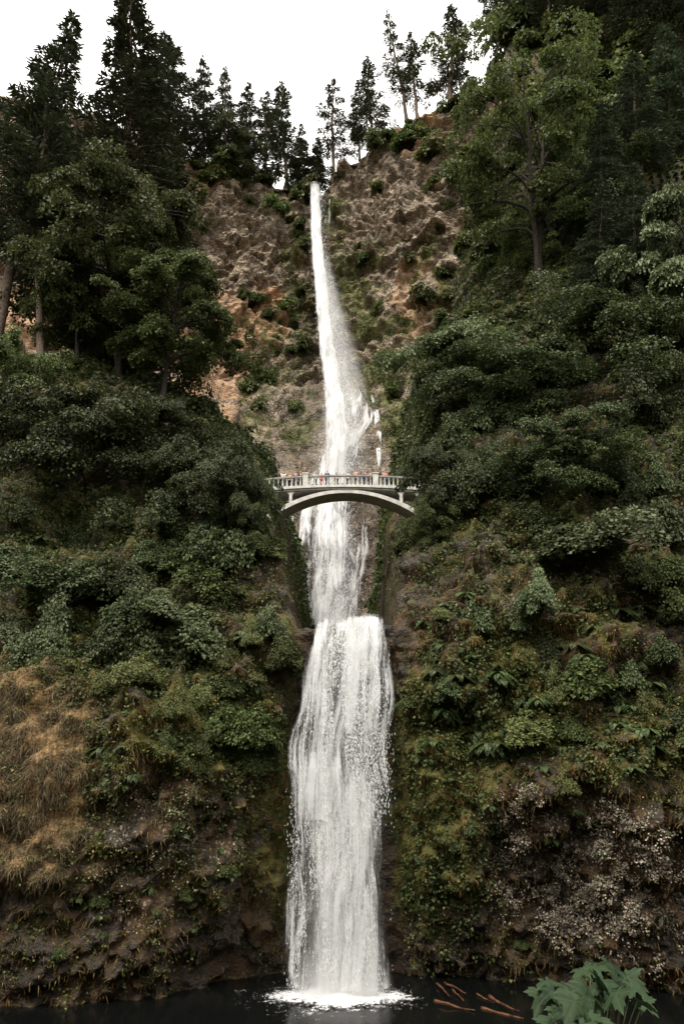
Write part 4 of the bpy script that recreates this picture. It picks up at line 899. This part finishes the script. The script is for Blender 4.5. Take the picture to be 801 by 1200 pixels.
for kd, bx, by, tx, ty, wd, rot, Y, lb in [
    ('big_maple', 140, 455, 135, 182, 180, 0, 66, 'big maple with a dark trunk and layered crown left of the cliff'),
    ('big_maple2', 190, 470, 205, 296, 150, 30, 62, 'maple whose lower crown reaches right over the brown cliff'),
    ('big_maple2', 92, 430, 92, 250, 110, 120, 64, 'maple with a pale straight trunk between the tall fir and the big maple'),
    ('light_maple', 634, 415, 622, 62, 215, 25, 72, 'light green maple with forked dark trunk leaning left on the right slope'),
    ('light_maple', 672, 410, 640, 210, 120, 190, 74, 'second thinner maple trunk right of the light green one'),
    ('pale_maple', 800, 420, 795, 205, 120, 0, 58, 'maple with large pale shiny leaves at the right edge'),
    ('dark_maple', 100, 600, 100, 438, 215, 0, 53, 'wide dark maple in front of the big maple left of the bridge'),
    ('dark_maple2', 238, 625, 240, 500, 120, 0, None, 'dark maple covering the left end of the bridge'),
    ('dark_maple2', 215, 560, 215, 470, 120, 60, None, 'dark maple between the wide dark one and the bridge end'),
    ('dark_maple2', 288, 655, 291, 538, 62, 200, None, 'slim dark maple in front of the left end of the bridge'),
    ('green_maple', 20, 520, 22, 395, 110, 90, 58, 'maple with brighter leaves at the left edge below the tall fir'),
    ('green_maple', 294, 640, 298, 560, 46, 200, None, 'small maple leaning over the left end of the bridge rail'),
    ('blue_maple', 560, 470, 540, 378, 160, 0, 62, 'pale blue green maple leaning out over the brown cliff right of the fall'),
    ('dark_maple', 720, 500, 720, 370, 210, 100, 58, 'wide dark maple below the two trunks on the right slope'),
    ('dark_maple2', 600, 520, 600, 420, 150, 150, 58, 'dark maple under the pale leaning maple on the right slope'),
    ('dark_maple2', 530, 612, 526, 505, 92, 10, None, 'dark maple at the right end of the bridge'),
    ('dark_maple', 790, 560, 790, 430, 150, 210, 54, 'dark maple at the right edge under the pale leaved one'),
    ('green_maple', 512, 640, 512, 575, 50, 80, None, 'small maple hanging over the right end of the bridge rail'),
    ('dark_maple2', 655, 590, 655, 490, 140, 250, None, 'dark maple in deep shade above the blue green bush'),
    ('green_maple', 540, 480, 548, 440, 70, 300, 66, 'small green maple below the pale leaning maple'),
    ('green_maple', 268, 206, 266, 146, 66, 0, None, 'round pale green tree among the firs on the left rim')]:
    tree_px(kd, 'maple_tree', bx, by, tx, ty, wd, lb, Y=Y, rot=rot, sink=.6, only='up' if by < 230 else None)
# ------------------------------------------------------------------ shrubs that stand out
for kd, px, py, wd, hf, lb in [
    ('pale_bush', 698, 640, 130, .75, 'wide flat bush of pale blue green leaves on the dark right wall'),
    ('pale_bush', 205, 765, 115, 1.1, 'large pale blue green bush in the middle of the left slope'),
    ('pale_bush', 185, 720, 80, .8, 'pale blue green bush just above the largest one on the left slope'),
    ('maple_bush', 326, 775, 72, 1.15, 'green bush hanging beside the lip of the lower waterfall on its left'),
    ('pale_bush', 322, 742, 44, .9, 'pale bush on the left shoulder of the lower waterfall lip'),
    ('maple_bush', 290, 862, 88, 1.1, 'bright green bush left of the lower waterfall below its lip'),
    ('yellow_bush', 165, 795, 80, .8, 'yellow green flowering bush above the dead grass'),
    ('yellow_bush', 612, 862, 100, .8, 'yellow green cushion bush bulging from the right wall'),
    ('maple_bush', 700, 805, 130, .8, 'wide green bush with drooping leaves on the right wall'),
    ('maple_bush', 775, 720, 80, 1.1, 'green bush at the right edge beside the shaded wall'),
    ('maple_bush', 265, 1022, 34, 1., 'small green plant on the bare lower wall left of the fall'),
    ('yellow_bush', 216, 1050, 26, 1.4, 'small bright yellow green plant on the bare lower left wall'),
    ('maple_bush', 120, 690, 100, .9, 'rounded green bush on the left slope above the flowering bush'),
    ('maple_bush', 250, 690, 90, 1., 'green bush below the dark maple by the bridge'),
    ('dark_bush', 60, 690, 110, .8, 'dark low bush at the left edge of the green slope'),
    ('yellow_bush', 322, 650, 30, 1.2, 'small yellow green bush at the left foot of the bridge arch'),
    ('maple_bush', 475, 640, 50, 1.6, 'bright green bush climbing below the right foot of the bridge'),
    ('yellow_bush', 690, 545, 90, .9, 'shaded bush with pale flowers on the right slope'),
    ('yellow_bush', 742, 520, 50, .8, 'small bush with pale flowers beside the dark maple trunk'),
    ('yellow_bush', 90, 500, 60, .8, 'mossy yellow green clump in the shade of the wide dark maple')]:
    bush(kd, px, py, wd, lb, hfac=hf)
# ------------------------------------------------------------------ and the many smaller ones
def fill(kind, n, box, wr, avoid=(), only=None, dens=None):
    x0, y0, x1, y1 = box; c = 0; tries = 0
    while c < n and tries < n * 30:
        tries += 1; px, py, wd = rng.uniform(x0, x1), rng.uniform(y0, y1), rng.uniform(*wr)
        if any(((px - a) / rx) ** 2 + ((py - b) / ry) ** 2 < 1 for a, b, rx, ry in avoid): continue
        if any(abs(px - q[1]) + abs(py - q[2]) < (wd + q[3]) * .28 for q in PLANTED): continue
        bush(kind, px, py, wd, None, only); c += 1
WATERZ = [(398, 660, 88, 110), (398, 950, 86, 260), (50, 900, 90, 120), (400, 580, 120, 40)]
fill('maple_bush', 10, (0, 640, 320, 790), (45, 90), WATERZ)
fill('dark_bush', 9, (0, 560, 320, 720), (40, 85), WATERZ)
fill('pale_bush', 7, (0, 640, 330, 800), (40, 70), WATERZ)
fill('yellow_bush', 14, (60, 640, 330, 900), (26, 60), WATERZ)
fill('maple_bush', 8, (180, 780, 330, 900), (30, 56), WATERZ)
fill('dark_bush', 13, (490, 470, 801, 630), (44, 90), WATERZ)
fill('maple_bush', 5, (480, 640, 801, 830), (30, 60), WATERZ + [(600, 710, 60, 80)])
fill('maple_bush', 7, (480, 760, 801, 900), (26, 56), WATERZ)
fill('yellow_bush', 12, (480, 720, 801, 930), (24, 56), WATERZ)
fill('pale_bush', 6, (480, 700, 640, 900), (26, 50), WATERZ)
fill('maple_bush', 8, (0, 900, 320, 1120), (14, 26), WATERZ)
fill('maple_bush', 9, (480, 900, 801, 1110), (14, 30), WATERZ + [(690, 1020, 120, 80)])
FARW = [(385, 330, 30, 130), (400, 480, 52, 110), (390, 600, 70, 160)]
fill('far_bush', 9, (400, 200, 545, 330), (12, 32), FARW, 'up')
fill('far_bush', 15, (425, 290, 545, 560), (14, 38), FARW, 'up')
fill('far_bush', 9, (330, 195, 362, 330), (14, 36), FARW, 'up')
fill('far_bush', 16, (280, 330, 372, 545), (12, 32), FARW, 'up')
fill('far_bush', 7, (210, 190, 330, 480), (8, 18), FARW, 'up')
fill('far_bush', 10, (410, 120, 560, 180), (16, 44), [], 'up')
fill('far_bush', 12, (225, 185, 360, 212), (14, 40), [], 'up')
fill('far_bush', 14, (540, 60, 660, 230), (22, 56), [])
fill('far_bush', 10, (540, 230, 700, 400), (24, 50), [(632, 340, 55, 90)])
fill('far_bush', 8, (0, 395, 260, 450), (30, 60), [])
fill('far_bush', 26, (600, 30, 801, 200), (40, 76), [])
fill('dark_bush', 14, (560, 240, 801, 400), (40, 80), [(632, 350, 60, 80)])
fill('far_bush', 6, (430, 590, 480, 715), (10, 22), [], 'up')

# ferns
fl = {}; FPL = []
def fern_px(px, py, wd):
    i = int(rng.integers(3)); p, nr = hit(px, py, 4, 'low'); d = p[1] * CS + p[2] * SN
    o = empty('fern'); link('foliage', FERNS[i], o); s = wd / F * d * .5 / .9
    o.location = p + nr * .03; o.scale = (s,) * 3; o.rotation_euler = (rng.uniform(0, .25), 0, rng.normal(0, .5)); o['category'] = 'fern'; FPL.append((o, px, py, wd, 'fern'))
for n, box, wr in [(26, (480, 770, 640, 900), (20, 44)), (16, (640, 700, 801, 900), (24, 52)), (14, (480, 640, 801, 760), (16, 36)), (14, (120, 800, 330, 930), (16, 36)), (16, (480, 900, 600, 1100), (10, 24)), (16, (110, 930, 330, 1120), (9, 20)), (10, (0, 1000, 200, 1150), (9, 20)), (14, (0, 620, 320, 790), (20, 40)), (10, (600, 900, 801, 1000), (12, 30))]:
    for _ in range(n): fern_px(rng.uniform(box[0], box[2]), rng.uniform(box[1], box[3]), rng.uniform(*wr))

# ------------------------------------------------------------------ labels of the smaller plants: look, then landmark, then rank among its neighbours
LOOK = {'maple_bush': 'green bush', 'dark_bush': 'dark green bush', 'pale_bush': 'pale blue green bush', 'yellow_bush': 'yellow green bush', 'far_bush': 'small shrub', 'fern': 'fern'}
def where(px, py, kind, far):
    if far:
        if py < 215 and (px < 362 or 408 < px < 560): return 'on the cliff rim ' + ('left' if px < 365 else 'right') + ' of the fall'
        if px < 372: return ('above the ledge left of the upper fall' if py < 330 else 'under the ledge left of the upper fall' if py < 440 else 'above the left half of the bridge')
        if py > 575: return 'on the wet rock under the right half of the bridge'
        return ('high on the cliff right of the upper fall' if py < 290 else 'halfway up the cliff right of the upper fall' if py < 420 else 'low on the cliff above the bridge')
    if px < 365:
        h = 'under the big maple at left' if py < 470 else 'level with the bridge at left' if py < 640 else 'below bridge level at left' if py < 730 else 'left of the lower fall top' if py < 860 else 'left of the lower fall middle' if py < 1010 else 'near the pool at left'
        return h + (', photo edge' if px < 90 else ', mid slope' if px < 230 else ', near water')
    if py < 420: return 'around the light green maple' + (', beside its crown' if py < 240 else ', behind its trunks')
    h = 'level with the bridge at right' if py < 640 else 'below bridge level at right' if py < 730 else 'right of the lower fall top' if py < 860 else 'right of the lower fall middle' if py < 1010 else 'near the pool at right'
    return h + (', near water' if px < 560 else ', mid wall' if px < 690 else ', photo edge')
ORD = 'first second third fourth fifth sixth seventh eighth ninth tenth eleventh twelfth'.split()
cells = {}
for o, px, py, wd, kd in PLANTED + FPL:
    w3 = o.location; far = kd == 'far_bush' and (w3.y > 88 and px < 545 and py > 100)
    cells.setdefault((kd, where(px, py, kd, far)), []).append((px, o))
for (kd, wh), L in cells.items():
    L.sort(key=lambda q: q[0])
    for i, (px, o) in enumerate(L):
        pre = '' if len(L) == 1 else ('left of two, ' if i == 0 else 'right of two, ') if len(L) == 2 else f'{ORD[i] if i < 12 else i + 1} from left, '
        o['label'] = f'{LOOK[kd]} {wh}' if not pre else f'{LOOK[kd]}, {pre}{wh}'
        o['group'] = ('ferns ' if kd == 'fern' else 'bushes ') + wh.split(',')[0]

# ------------------------------------------------------------------ ground cover nobody could count
CW = np.linalg.norm(np.cross(np.gradient(LG, axis=0), np.gradient(LG, axis=1)), axis=2).ravel()
VD = unit(-LP); CW *= np.clip((VD * LN).sum(1), .06, 1) / LD ** 2
inview = ((LPX > -120) & (LPX < 920) & (LPY > -120) & (LPY < 1230)).astype(float)
sg_ = np.repeat(ss[None], len(xs), 0).ravel(); notgap = 1 - (sstep(-4.2, -3.2, LP[:, 0]) * (1 - sstep(3.6, 4.4, LP[:, 0]))); notgap *= 1 - .7 * sstep(5.2, 5.8, sg_) * (1 - sstep(9, 10, sg_)) * sstep(-6.4, -5.6, LP[:, 0]) * (1 - sstep(5, 6, LP[:, 0]))
cl = fbm(LP * .55, 3, 610); cl2 = fbm(LP * 1.6, 3, 620)
def pick(mask, n):
    w_ = mask * CW * inview; w_ = w_ / w_.sum(); i = rng.choice(len(LP), n, p=w_); return LP[i] + rnd(n, .07), LN[i], i
def cover(name, mask, n, kind, size, mat, label, spread=.8):
    P, N, i = pick(np.clip(mask, 0, None) * notgap, n)
    if kind == 'leaf':
        lump = np.clip(fbm(P * .9, 2, 660) + .12, 0, 1) * 1.3 + np.clip(fbm(P * 2.3, 2, 670), 0, 1) * .5
        V, Q = leaf_quads(P + N * (rng.uniform(.02, .2, n) + spread * lump * rng.uniform(.6, 1., n))[:, None], N * .6 + rnd(n, .5) - np.array([0, 0, .5]), N * .7 + np.array([0, 0, .6]) + rnd(n, .35), size * rng.uniform(.5, 1.4, n))
    elif kind == 'hang':
        V, Q = blade_quads(P, N * .5 + rnd(n, .38) - np.array([0, 0, .6]), N + rnd(n, .5), size * rng.uniform(.3, 1.5, n), .022 + .014 * rng.random(n), .35)
    else:
        V, Q = blade_quads(P, N * .8 + rnd(n, .5), rnd(n), size * rng.uniform(.4, 1.4, n), .03 + .02 * rng.random(n), .6)
    return tag(link(name, mesh_np(name, V, Q, mat)), label, kind='stuff')
slope = sstep(5.2, 6.4, np.repeat(ss[None], len(xs), 0).ravel())
g1 = blob(LPX, LPY, (150, 640, 220, 190, 1.), (60, 740, 140, 70, .8), (270, 850, 90, 80, .9), (650, 520, 220, 150, .8), (560, 830, 110, 90, .8), (720, 850, 110, 70, .8), (520, 960, 70, 170, .55), (560, 690, 100, 80, .5), (720, 690, 90, 60, .45), (120, 900, 25, 120, .5), (250, 960, 80, 60, .3))
cover('undergrowth', (g1 * sstep(-.05, .35, cl) + .05 * sstep(.2, .5, cl2) + .35 * slope) * (1 - .7 * (LPX < 340) * sstep(900, 960, LPY)), 100000, 'leaf', .17, M_MAPLE, 'low green leafy undergrowth over both slopes')
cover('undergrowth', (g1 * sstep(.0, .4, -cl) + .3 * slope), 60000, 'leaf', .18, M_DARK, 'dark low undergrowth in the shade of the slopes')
cover('undergrowth', (g1 + .12) * sstep(.05, .4, cl2) * (LPY > 480), 36000, 'leaf', .12, M_YEL, 'small yellow green herbs scattered over the walls')
far_s = sstep(8.2, 9.2, np.repeat(ss[None], len(xs), 0).ravel())
cover('undergrowth', far_s * sstep(-.4, .1, cl), 60000, 'leaf', .42, M_DARK, 'dark brush covering the upper slopes')
cover('undergrowth', far_s * sstep(-.2, .3, -cl), 30000, 'leaf', .36, M_BIRCH, 'lighter brush covering the upper slopes')
cover('moss', (moss + .05) * sstep(-.1, .3, cl2) * (LPY > 440), 140000, 'tuft', .14, M_MOSS, 'olive and yellow moss cushions on both walls')
cover('dead_stems', (.25 + .5 * sstep(0, .4, -cl2)) * (1 - .6 * dry) * (LPY > 560) * (1 - .6 * sstep(930, 990, LPY)), 60000, 'hang', .34, M_BROWN, 'brown dead stems and roots hanging on the walls')
cover('dead_grass', dry * (.06 + sstep(-.15, .35, cl2 + .5 * cl)), 19000, 'hang', .42, M_DRY, 'tan dead grass hanging over the left wall')
cover('dead_grass', (sstep(.1, .5, cl2) * (LPY > 640) * .4 + .6 * blob(LPX, LPY, (240, 760, 120, 60, 1.), (300, 700, 50, 40, 1.), (520, 720, 40, 60, 1.), (610, 960, 90, 60, .7))), 9000, 'hang', .4, M_DRY, 'wisps of dry grass scattered over the walls')
cover('dead_leaves', np.clip(pale - .25, 0, 1) * (LPY > 880) * sstep(-.1, .35, cl2) * np.where(LPX > 400, 1., .22), 15000, 'leaf', .09, M_PALE, 'pale dry leaves and lichen crust on the lower walls')
um = ((UPX > -60) & (UPX < 860) & (UPY > 60) & (UPY < 760)).astype(float) * np.clip(umoss - .25, 0, 1) * (1 - np.exp(-((UPX - np.interp(UPY, ys, yc)) / np.interp(UPY, [220, 400, 500, 740], [14, 26, 40, 46])) ** 4))
CU = np.linalg.norm(np.cross(np.gradient(UG, axis=0), np.gradient(UG, axis=1)), axis=2).ravel(); w_ = um * CU * sstep(-.2, .4, fbm(UP * .35, 3, 640)); i = rng.choice(len(UP), 42000, p=w_ / w_.sum()); n = len(i)
V, Q = leaf_quads(UP[i] + rnd(n, .3) + UN[i] * .2, UN[i] * .5 + rnd(n, .5) - np.array([0, 0, .4]), UN[i] + np.array([0, 0, .6]) + rnd(n, .4), .34 * rng.uniform(.5, 1.4, n))
h = n // 2; tag(link('undergrowth', mesh_np('undergrowth', V[:h * 6], np.concatenate([Q[:h], Q[n:n + h]]), M_BIRCH)), 'light green plants growing on the far cliff beside the upper fall', kind='stuff')
Q2 = np.concatenate([Q[h:n], Q[n + h:]]) - h * 6; tag(link('undergrowth', mesh_np('undergrowth', V[h * 6:], Q2, M_YEL)), 'mossy yellow green plants growing on the far cliff', kind='stuff')

# ------------------------------------------------------------------ the maple in the foreground
def maple_leaf_outline():
    lob = [(-128, .42), (-66, .82), (0, 1.), (66, .82), (128, .42)]; pts = []
    for i, (a, l) in enumerate(lob):
        for da, f in ((-24, .56), (-15, .80), (-11, .72), (0, 1.), (11, .72), (15, .80), (24, .56)): pts.append((a + da * (.9 if abs(a) > 100 else 1), l * f))
        if i < 4: pts.append(((a + lob[i + 1][0]) / 2, .36 * (l + lob[i + 1][1]) / 1.5))
    return [(math.sin(R(a)) * r, math.cos(R(a)) * r) for a, r in pts]
OUT = np.array(maple_leaf_outline()); NO = len(OUT)
def big_leaf_mat():
    t = NT('large_maple_leaf'); g = t.n('ShaderNodeNewGeometry'); oi = t.attr('vein')
    c = t.mix(t.map(g.outputs['Random Per Island'], 0, 1), (.008, .017, .006), (.033, .056, .021)); c = t.mix(t.map(oi, .75, 1., 0, .5), c, (.085, .11, .06))
    c = t.mix(t.map(t.noise(g.outputs['Position'], 30, 4), .35, .7, 0, .4), c, (.05, .085, .05))
    b = t.bsdf(c, .5, .10); tr = t.n('ShaderNodeBsdfTranslucent'); t.l(c, tr.inputs[0]); m = t.n('ShaderNodeMixShader'); m.inputs[0].default_value = .25; t.l(b, m.inputs[1]); t.l(tr.outputs[0], m.inputs[2]); return t.done(m.outputs[0])
BIGLEAF = big_leaf_mat()
def sapling(base, spots, label):
    base = np.array(base); r = empty('maple_sapling', base); tag(r, label, 'sapling', 'maple saplings in the foreground'); wood = MB(); V, Q, vein = [], [], []; n0 = 0
    for (px, py, Y, s, az, tilt) in spots:
        p = at(px, py, Y) - base; fd = np.array([math.sin(R(az)), -math.cos(R(az)) * .75, -.35 - tilt]); fd = unit(fd); nrm = unit(np.array([0, -.5, 1.]) + rng.normal(0, .42, 3)); sd = unit(np.cross(fd, nrm)); nrm = np.cross(sd, fd)
        j = p - fd * s * .35; ring = [j]; vv = [1.]
        for f in (.34, .68, 1.):
            for q in OUT * f * rng.uniform(.95, 1.05):
                rr = math.hypot(*q); ang = math.atan2(q[0], q[1]); fold = abs(math.sin(2.7 * ang)) * .07 * rr
                ring.append(j + s * (sd * q[0] + fd * q[1] + nrm * (fold - .22 * rr ** 2 + .03 * math.sin(7 * q[0] + px)))); vv.append(abs(math.cos(2.72 * ang)) ** 8 * (1 if rr > .2 else .6))
        V += ring; vein += vv; a = np.arange(NO - 1)
        Q.append(np.stack([0 * a, 1 + a, 2 + a, 2 + a], 1)[:, :3] + n0)
        for k in (0, 1): o_ = 1 + k * NO; Q.append(np.stack([o_ + a, o_ + NO + a, o_ + NO + a + 1, o_ + a + 1], 1) + n0)
        n0 += len(ring)
        st = np.array([j[0] * .45, j[1] * .4 + .05, j[2] - .30 - .15 * rng.random()]); wood.tube(np.array([j, (j + st) / 2 + [0, .02, .05], st]), [.0018, .0026, .0035], 5, False); wood.tube(np.array([st, st * .5 + [0, .02, .0], [0, 0, -.02]]), [.0045, .008, .013], 5, False)
    link('stems', wood.mesh('stems', plain_mat('green_stem', (.09, .10, .05), (.14, .12, .07), 8., .6), True), r)
    link('foliage', mesh_np('foliage', np.array(V), Q, BIGLEAF, True, {'vein': np.array(vein)}), r)
LS = []
for k in range(46):
    a = rng.random() * 6.28; q = math.sqrt(rng.random()); px, py = 694 + 66 * q * math.cos(a), 1178 + 50 * q * math.sin(a)
    LS.append((px, py, 3.75 - .75 * (py - 1125) / 95 + rng.normal(0, .1), rng.uniform(.06, .115), (px - 694) * .9 + rng.normal(0, 22), rng.uniform(-.15, .35)))
LS += [(697, 1138, 3.6, .10, 0, -.1), (690, 1165, 3.4, .12, -10, .0), (740, 1150, 3.5, .09, 50, -.1), (640, 1166, 3.4, .10, -60, .0)]
zb = lambda y: -1.75 - (y - 1) * .52
b = at(695, 1180, 3.35); sapling((b[0], 3.4, zb(3.4) - .1), LS, 'maple sapling with large blue green lobed leaves in the bottom right corner')
b = at(545, 1196, 3.2); sapling((b[0], 3.25, zb(3.25) - .1), [(541, 1204, 3.2, .055, -5, -.5), (562, 1210, 3.15, .05, 40, -.3), (528, 1212, 3.15, .05, -40, -.2)], 'tiny maple seedling tip poking up at the bottom edge beside the driftwood')
EXPO = 1.25
# ------------------------------------------------------------------ camera, sky, sun
cam = bpy.data.cameras.new('camera'); cam.sensor_fit = 'VERTICAL'; cam.sensor_height = 36; cam.lens = 36 * F / 1200; cam.clip_start = .05; cam.clip_end = 3000
co = bpy.data.objects.new('camera', cam); COL.objects.link(co); co.rotation_euler = (R(90) + PITCH, 0, 0); SC.camera = co
w = bpy.data.worlds.new('World'); SC.world = w; w.use_nodes = True; t = w.node_tree; t.nodes.clear()
sky = t.nodes.new('ShaderNodeTexSky'); sky.sky_type = 'NISHITA'; sky.sun_disc = False; SE, SR = R(56), R(205); sky.sun_elevation = SE; sky.sun_rotation = SR
mx = t.nodes.new('ShaderNodeMix'); mx.data_type = 'RGBA'; mx.inputs[0].default_value = .9; t.links.new(sky.outputs[0], mx.inputs[6])
tc = t.nodes.new('ShaderNodeTexCoord'); nz = t.nodes.new('ShaderNodeTexNoise'); nz.inputs['Scale'].default_value = 1.3; nz.inputs['Detail'].default_value = 5; t.links.new(tc.outputs['Generated'], nz.inputs['Vector'])
rp = t.nodes.new('ShaderNodeValToRGB'); rp.color_ramp.elements[0].position = .35; rp.color_ramp.elements[1].position = .65
rp.color_ramp.elements[0].color = (9.6, 9.2, 8.6, 1); rp.color_ramp.elements[1].color = (11.8, 11.4, 10.8, 1); t.links.new(nz.outputs[0], rp.inputs[0]); t.links.new(rp.outputs[0], mx.inputs[7])
bg = t.nodes.new('ShaderNodeBackground'); bg.inputs[1].default_value = .12; sx = t.nodes.new('ShaderNodeSeparateXYZ'); t.links.new(tc.outputs['Generated'], sx.inputs[0])
mr = t.nodes.new('ShaderNodeMapRange'); t.links.new(sx.outputs[2], mr.inputs[0]); mr.inputs[1].default_value = 0; mr.inputs[2].default_value = 1; mr.inputs[3].default_value = .45; mr.inputs[4].default_value = 1.25
vm = t.nodes.new('ShaderNodeVectorMath'); vm.operation = 'SCALE'; t.links.new(mx.outputs[2], vm.inputs[0]); t.links.new(mr.outputs[0], vm.inputs[3]); t.links.new(vm.outputs[0], bg.inputs[0]); ow = t.nodes.new('ShaderNodeOutputWorld'); t.links.new(bg.outputs[0], ow.inputs[0])
sl = bpy.data.lights.new('sun', 'SUN'); sl.energy = 1.5; sl.angle = R(14); sl.color = (1, .95, .87); so = bpy.data.objects.new('sun', sl); COL.objects.link(so)
d = Vector((math.sin(SR) * math.cos(SE), math.cos(SR) * math.cos(SE), math.sin(SE))); so.rotation_euler = d.to_track_quat('Z', 'Y').to_euler(); so.location = (0, -40, 60)
vs = SC.view_settings; vs.view_transform = 'Standard'; vs.look = 'None'; vs.gamma = 1; vs.exposure = EXPO; vs.use_curve_mapping = False
cy = SC.cycles; cy.max_bounces = 6; cy.diffuse_bounces = 3; cy.glossy_bounces = 2; cy.transmission_bounces = 2; cy.transparent_max_bounces = 24; cy.use_denoising = True; cy.caustics_reflective = False; cy.caustics_refractive = False
try: cy.denoiser = 'OPENIMAGEDENOISE'; cy.denoising_input_passes = 'RGB_ALBEDO_NORMAL'
except Exception: pass
SC.render.film_transparent = False
